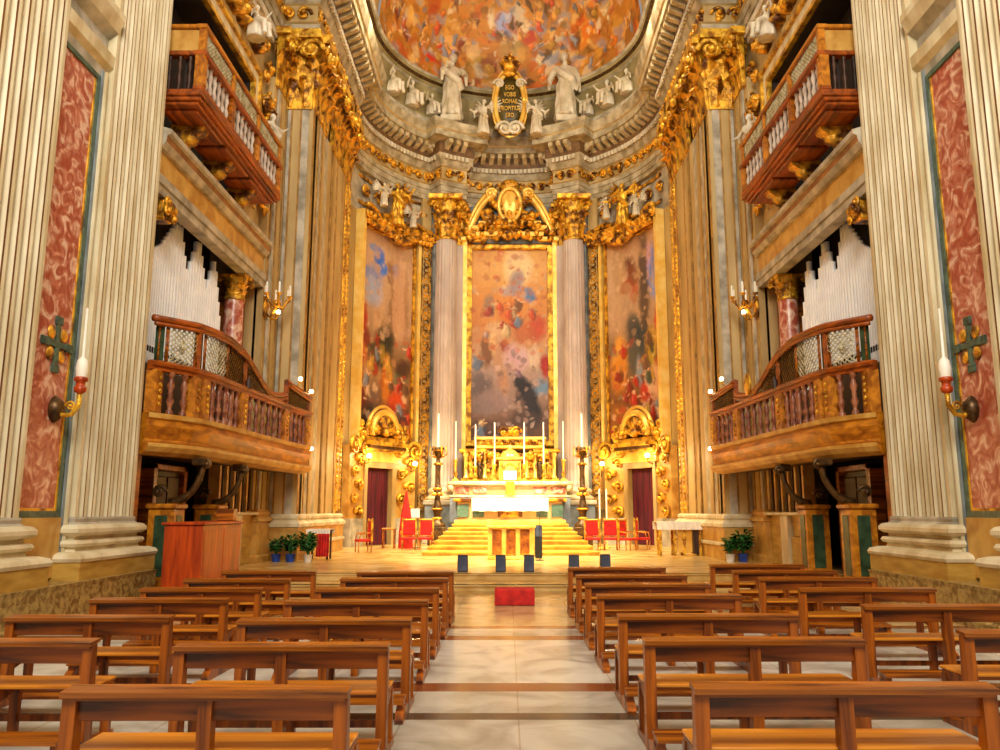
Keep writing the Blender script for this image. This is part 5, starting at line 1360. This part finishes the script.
for nm, lst, ex in cols:
    for k, (x, y) in enumerate(lst):
        o_ = ORD[k] if k < len(lst) - 1 else ORD[-1]
        lab = 'brown wooden church bench with kneeler, %s, %s' % (nm, o_)
        rz = R(rb.uniform(-.5, .5))
        if first: proto.location = (x, y, 0); proto.rotation_euler = (0, 0, rz); proto['label'] = lab; first = False
        else:
            c = copy_tree(proto, (x, y, 0), rz, lab)
            if ex: c.scale = (ex, 1, 1)
# leaflets left lying on benches
for k, (x, y, z, w) in enumerate(((-1.9, 8.6, .508, 'third bench of the inner left row'), (1.62, 8.95, .508, 'third bench of the inner right row'), (1.8, 11.0, .508, 'fourth bench of the inner right row'))):
    mb = MB(); 
    for q in range(3): mb.box(x - .12 + q*.01, x + .12 + q*.012, y - .07, y + .09, z + q*.004, z + q*.004 + .003)
    mb.box(x + .16, x + .34, y - .05, y + .09, z, z + .006)
    single('leaflets', mb, M['paper'], (x, y, z), 'white paper leaflets lying on the seat of the %s' % w, 'leaflet', 'leaflets on benches')
# ---- red carpeted block step
mb = MB(); mb.bbox(-.38, .46, 17.2, 17.8, 0, .33, .02)
t = single('carpeted_step', mb, M['redcloth'], (.05, 17.5, 0), 'bright red carpeted low block in the middle of the aisle before the sanctuary', 'step block')
# ---- orange cherry-wood cabinet
t = thing('wooden_cabinet', (-6.75, 17.6, 0), 'large orange cherry-wood box cabinet at the foot of the left organ balcony', 'cabinet')
mb = MB(); mb.bbox(-7.25, -6.45, 16.9, 19.3, .08, 1.66, .02); mb.build('body', M['boxwood'], t)
mb = MB(); mb.bbox(-7.3, -6.4, 16.85, 19.35, 1.66, 1.72, .015); mb.build('top', M['boxwood'], t)
mb = MB(); mb.bbox(-7.28, -6.42, 16.87, 19.33, 0, .08, .01); mb.build('plinth', M['boxwood'], t)
for a, b in ((17.0, 18.05), (18.15, 19.2)): mb = MB(); mb.bbox(-6.46, -6.44, a, b, .2, 1.55, .008); mb.build('side_panel', M['boxwood'], t)
mb = MB(); mb.bbox(-6.95, -6.55, 19.0, 19.3, 1.72, 2.0, .02); single('desk_top_box', mb, M['wood'], (-6.75, 19.15, 1.72), 'small wooden box standing on top of the orange cabinet', 'box')

# ---- red upholstered armchairs
def make_chair():
    t = thing('armchair', (0, 0, 0), 'x', 'chair', 'red upholstered armchairs')
    def P(nm, mb, m): return mb.build(nm, m, t, local=True)
    mb = MB(); mb.bbox(-.3, .3, -.3, .26, .42, .52, .03); P('seat', mb, M['redcloth'])
    mb = MB(); mb.bbox(-.27, .27, .24, .31, .6, 1.24, .03); P('backrest', mb, M['redcloth'])
    mb = MB()
    for sg in (-1, 1): mb.bbox(sg*.3 - .03, sg*.3 + .03, .23, .31, .4, 1.3, .01)
    mb.bbox(-.3, .3, .24, .3, 1.24, 1.3, .015); mb.bbox(-.3, .3, .25, .3, .53, .59, .01); mb.ball((-.3, .27, 1.33), .035, 5); mb.ball((.3, .27, 1.33), .035, 5)
    P('back_frame', mb, M['gold'])
    for sg in (-1, 1):
        mb = MB(); mb.tube([(sg*.31, .26, .78), (sg*.33, 0, .76), (sg*.33, -.22, .72)], .028, 8); mb.tube([(sg*.33, -.2, .73), (sg*.31, -.25, .5)], .022, 6); P('armrest', mb, M['goldwood'])
        for y in (-.26, .26):
            mb = MB(); mb.tube([(sg*.27, y, 0), (sg*.27, y, .42)], [.02, .03], 8); P('leg', mb, M['goldwood'])
    return t
ch = make_chair()
spots = [(-4.45, 35.6, .05, 'left one of the pair left of the altar steps'), (-3.72, 35.6, -.05, 'right one of the pair left of the altar steps'), (-6.0, 33.2, -1.15, 'single one turned sideways before the left apse door'),
         (3.55, 35.0, .05, 'left one of the group right of the altar steps'), (4.32, 35.0, -.08, 'middle one of the group right of the altar steps'), (5.0, 34.6, .9, 'turned one of the group right of the altar steps'), (5.75, 35.4, 1.2, 'low one beside the right apse door')]
for k, (x, y, rz, w) in enumerate(spots):
    lab = 'red upholstered gilt armchair, %s' % w
    if k == 0: c = ch; c.location = (x, y, ZP); c.rotation_euler = (0, 0, rz); c['label'] = lab
    else: c = copy_tree(ch, (x, y, ZP), rz, lab)
# red pennant on a stand and a small white board behind the left pair
t = thing('furled_flag', (-4.72, 36.6, ZP), 'tall furled red flag on a pole beside the left pair of armchairs', 'flag')
mb = MB(); mb.lathe([(.3, ZP + .0), (.27, ZP + .8), (.2, ZP + 1.5), (.1, ZP + 2.1), (.03, ZP + 2.55)], -4.72, 36.6, 22, fold=lambda a, z: 1 + .18*math.sin(a*5)); mb.build('cloth', M['redcloth'], t)
mb = MB(); mb.lathe([(.025, ZP), (.025, ZP + 2.7)], -4.72, 36.6, 8); mb.ball((-4.72, 36.6, ZP + 2.75), .06, 6); mb.build('pole', M['gold'], t)
t = thing('notice_board', (-4.3, 36.8, ZP), 'small white board on a thin stand behind the left pair of armchairs', 'board')
mb = MB(); mb.bbox(-4.52, -4.12, 36.75, 36.79, ZP + 1.35, ZP + 1.75, .01); mb.build('panel', M['paper'], t)
mb = MB(); mb.lathe([(.2, ZP), (.2, ZP + .03), (.02, ZP + .05), (.02, ZP + 1.4)], -4.3, 36.8, 12); mb.build('stand', M['blackm'], t)
# ---- free-standing altar with three panels
t = thing('front_altar', (0, 28.2, ZP), 'golden wood free-standing altar with three arched orange panels before the steps', 'altar')
mb = MB()
for x in (-.72, -.24, .24, .72): mb.bbox(x - .07, x + .07, 28.0, 28.6, ZP + .1, ZP + 1.08, .02)
mb.bbox(-.8, .8, 27.95, 28.65, ZP, ZP + .12, .02); mb.bbox(-.78, .78, 28.3, 28.5, ZP + .12, ZP + 1.05, .01); mb.build('frame', M['brightgold'], t)
for x in (-.48, 0, .48): mb = MB(); mb.bbox(x - .15, x + .15, 28.24, 28.32, ZP + .2, ZP + 1.0, .02); mb.build('panel', M['goldwood'], t)
mb = MB(); mb.bbox(-.86, .86, 27.9, 28.7, ZP + 1.08, ZP + 1.16, .02); mb.build('table_top', M['brightgold'], t)
mb = MB(); mb.lathe([(.012, ZP), (.012, ZP + 1.5)], .98, 27.6, 8); mb.lathe([(.14, ZP), (.14, ZP + .02), (.02, ZP + .04)], .98, 27.6, 12); mb.tube([(.98, 27.6, ZP + 1.5), (.9, 27.75, ZP + 1.6)], .02, 6)
single('microphone_stand', mb, M['blackm'], (.98, 27.6, ZP), 'thin black microphone stand at the right end of the free-standing altar', 'microphone stand')
# ---- loudspeakers on the platform edge
for k, (x, y, z, w) in enumerate(((-1.35, 22.6, ZP, 'leftmost on the platform edge'), (-.3, 22.6, ZP, 'left one directly before the free-standing altar'), (.48, 22.6, ZP, 'right one directly before the free-standing altar'), (1.72, 22.6, ZP, 'right of the altar on the platform edge'), (2.62, 22.9, ZP, 'rightmost on the platform edge'))):
    t = thing('loudspeaker', (x, y, z), 'small slate blue loudspeaker, %s' % w, 'loudspeaker', 'loudspeakers along the platform')
    mb = MB(); mb.prism([(y - .13, z), (y + .16, z), (y + .16, z + .3), (y + .02, z + .46), (y - .1, z + .44)], x - .14, x + .14, 'x'); mb.build('cabinet', M['blackm'], t)
    mb = MB(); mb.prism([(y - .15, z + .03), (y - .12, z + .03), (y - .1, z + .41), (y - .125, z + .41)], x - .12, x + .12, 'x'); mb.build('grille', M['speakerm'], t)
mb = MB(); mb.bbox(.86, 1.12, 29.0, 29.3, ZP, ZP + 1.15, .02); mb.bbox(.88, 1.1, 28.97, 29.02, ZP + .75, ZP + 1.1, .01, 1)
single('column_speaker', mb, [M['blackm'], M['speakerm']], (.99, 29.15, ZP), 'upright dark column speaker behind the right end of the free-standing altar', 'loudspeaker')
# ---- credence tables
t = thing('credence_table', (6.2, 31, ZP), 'long credence table with white cloth and gilded panel legs on the right of the sanctuary', 'table')
mb = MB(); mb.bbox(5.55, 7.25, 30.6, 31.3, ZP + 1.15, ZP + 1.22, .02); mb.build('table_top', M['goldwood'], t)
for x in (5.65, 6.2, 6.55, 7.15):
    for y in (30.7, 31.2):
        mb = MB(); mb.bbox(x - .05, x + .05, y - .05, y + .05, ZP, ZP + 1.15, .01); mb.ball((x, y, ZP + .6), .08, 5); mb.build('leg', M['gold'], t)
mb = MB(); mb.bbox(6.3, 6.85, 30.72, 30.8, ZP + .1, ZP + 1.1, .02); mb.build('gilded_panel', M['brightgold'], t)
mb = MB(); mb.bbox(6.92, 7.2, 30.7, 31.2, ZP + .05, ZP + 1.14, .02); mb.build('dark_end', M['darkwood'], t)
def cloth_over(x0, x1, y0, y1, z, drop, mat, name, label):
    mb = MB(); n = 30; vs = []
    for i in range(n + 1):
        x = x0 + (x1 - x0)*i/n; w = .02*math.sin(i*1.7)
        vs += [(x, y1 + .02, z - drop), (x, y1 + .01, z), (x, y0 - .01, z), (x, y0 - .03 + w, z - drop)]
    mb.add(vs, [(4*i + k, 4*i + 4 + k, 4*i + 5 + k, 4*i + 1 + k) for i in range(n) for k in range(3)])
    o = mb.build(name, mat); m = o.modifiers.new('thickness', 'SOLIDIFY'); m.thickness = .015; m.offset = 1
    return tag(o, label, 'cloth')
cloth_over(5.5, 7.3, 30.55, 31.35, ZP + 1.235, .28, M['whitecloth'], 'table_cloth', 'white cloth hanging over the long credence table on the right')
t = thing('side_table', (-6.6, 28.5, ZP), 'small side table behind the potted plants on the left of the sanctuary', 'table')
mb = MB(); mb.bbox(-7.05, -6.3, 28.2, 28.8, ZP + .95, ZP + 1.0, .01); mb.build('table_top', M['darkwood'], t)
for x in (-7.0, -6.36):
    for y in (28.26, 28.74):
        mb = MB(); mb.bbox(x - .03, x + .03, y - .03, y + .03, ZP, ZP + .95, .005); mb.build('leg', M['darkwood'], t)
cloth_over(-7.1, -6.27, 28.15, 28.85, ZP + 1.015, .14, M['whitecloth'], 'table_cloth', 'white cloth on the small side table at the left')
mb = MB(); n = 16; vs = []
for i in range(n + 1):
    x = -6.72 + .45*i/n; w = .025*math.sin(i*1.9); vs += [(x, 28.1 + w, ZP + .87), (x, 28.08 + w*1.3, ZP + .1)]
mb.add(vs, [(2*i, 2*i+2, 2*i+3, 2*i+1) for i in range(n)]); o = mb.build('table_drape', M['redcloth']); m_ = o.modifiers.new('thickness', 'SOLIDIFY'); m_.thickness = .02
tag(o, 'crimson drape hanging from the front of the small left side table', 'cloth')
# small desk before left door, thin processional candles at the right
t = thing('reading_stool', (-5.45, 36.5, ZP), 'small yellow-topped wooden stool in front of the left apse door', 'stool')
mb = MB(); mb.bbox(-5.75, -5.15, 36.3, 36.75, ZP + .82, ZP + .9, .02); mb.build('top', M['goldwood'], t)
for x in (-5.7, -5.2):
    for y in (36.35, 36.7): mb = MB(); mb.bbox(x - .03, x + .03, y - .03, y + .03, ZP, ZP + .82, .005); mb.build('leg', M['wood'], t)
for k, (x, y) in enumerate(((4.05, 36.6), (4.4, 36.9))):
    t = thing('processional_candle', (x, y, ZP), 'thin tall white processional candle on a slender stand, %s of two right of the altar' % ('left' if k == 0 else 'right'), 'candle', 'processional candles')
    mb = MB(); mb.lathe([(.16, ZP), (.16, ZP + .04), (.025, ZP + .08), (.025, ZP + 1.2), (.06, ZP + 1.25), (.06, ZP + 1.3)], x, y, 12); mb.build('stand', M['gold'], t)
    mb = MB(); mb.lathe([(.035, ZP + 1.3), (.035, ZP + 2.6), (.01, ZP + 2.65)], x, y, 8); mb.build('candle', M['candle'], t)
# ---- potted plants
def plant(x, y, z, h, mat, pot_r, label, seed, n=34):
    t = thing('potted_plant', (x, y, z), label, 'plant', 'potted plants in the sanctuary')
    mb = MB(); mb.lathe([(pot_r*.75, z), (pot_r, z + pot_r*1.5), (pot_r*1.1, z + pot_r*1.55), (pot_r*.9, z + pot_r*1.5), (pot_r*.2, z + pot_r*1.3)], x, y, 16); mb.build('pot', mat, t)
    mb = MB(); rn = random.Random(seed); zb = z + pot_r*1.35
    for k in range(n):
        a = rn.uniform(0, 2*PI); sp = rn.uniform(.1, .42)*h; hh = rn.uniform(.45, 1)*h
        d = Vector((math.cos(a), math.sin(a), 0)); p0 = Vector((x, y, zb)); p1 = p0 + d*sp*.5 + UP*hh*.7; p2 = p0 + d*sp*1.25 + UP*hh*.95
        mb.tube([p0, p1], .008, 4)
        for q in range(3):
            c = p0 + (p1 - p0)*(.45 + .28*q); dd = (Matrix.Rotation(rn.uniform(-1.2, 1.2), 3, 'Z') @ d)
            w = Vector((-dd.y, dd.x, 0)); L = h*.26; e = c + dd*L + UP*rn.uniform(-.05, .2)*h; m_ = (c + e)/2 + UP*.05*h
            mb.add([c, m_ + w*L*.26, e, m_ - w*L*.26, m_ - UP*.01], [(0, 1, 4), (1, 2, 4), (2, 3, 4), (3, 0, 4), (0, 3, 2, 1)], 0, True)
    mb.build('foliage', M['leaf'], t)
plant(-7.75, 26.9, ZP, .75, M['pot_blue'], .16, 'green plant in a dark blue pot, leftmost of three by the side table', 1)
plant(-7.25, 26.8, ZP, .85, M['pot_blue'], .17, 'green plant in a bright blue pot, middle of three by the side table', 2)
plant(-6.7, 26.9, ZP, .95, M['pot_white'], .15, 'bushy green plant in a white pot, nearest the small side table', 3, 44)
plant(7.25, 27.0, ZP, .8, M['pot_white'], .16, 'green plant in a white pot on the right of the sanctuary', 4)
plant(7.65, 26.9, ZP, 1.0, M['pot_blue'], .17, 'tall green plant in a blue pot on the right of the sanctuary', 5, 44)
# ================================================================== LIGHT AND CAMERA
w = bpy.data.worlds.new('world'); scene.world = w; w.use_nodes = True
bg = w.node_tree.nodes['Background']; bg.inputs['Color'].default_value = (1, .93, .82, 1); bg.inputs['Strength'].default_value = .24
def area(loc, target, size, e, c, nm='window_light', spread=PI):
    l = bpy.data.lights.new(nm, 'AREA'); l.size = size; l.energy = e; l.color = c; l.spread = spread
    o = bpy.data.objects.new(nm, l); col.objects.link(o); o.location = loc
    o.rotation_euler = (Vector(target) - Vector(loc)).to_track_quat('-Z', 'Y').to_euler(); return o
# daylight from the high nave windows behind the camera
area((0, -4, 18), (0, 30, 6), 9, 4200, (1, .94, .82))
# added lamps, out of view, that brighten apse, vault, choir and altar
for s in (-1, 1):
    area((s*5.2, 29.5, 23.6), (0, 43, 8), 1.5, 330, (1, .88, .62), 'added_apse_fill')
    area((s*5.6, 31, 22.8), (-s*2, 41, 27.5), 1.0, 180, (1, .85, .6), 'added_vault_fill')
    area((s*6.2, 20.0, 21.5), (-s*8.4, 23, 7), 1.5, 380, (1, .9, .75), 'added_choir_fill')
    area((s*6.3, 33, 14), (-s*.5, 36, .3), 1.2, 650, (1, .85, .5), 'added_sanctuary_fill', R(80))
    area((s*6, 19.5, 20), (0, 28.5, 1), .6, 210, (1, .86, .5), 'added_sanctuary_fill', R(30))
    area((s*4.5, 30, 15), (0, 39, 1.5), .6, 190, (1, .9, .66), 'added_altar_fill', R(35))
cam = bpy.data.cameras.new('camera'); cam.sensor_width = 36; cam.lens = 797 / 1000 * 36; cam.shift_x = -.008; cam.clip_end = 200
co = bpy.data.objects.new('camera', cam); col.objects.link(co)
co.location = (-.1, 0, 1.95); co.rotation_euler = (PI/2 + math.atan(136/797), 0, 0)
scene.camera = co
scene.view_settings.view_transform = 'Standard'
try: scene.view_settings.look = 'None'
except Exception: pass
scene.view_settings.gamma = 1; scene.view_settings.use_curve_mapping = False
scene.view_settings.exposure = .38
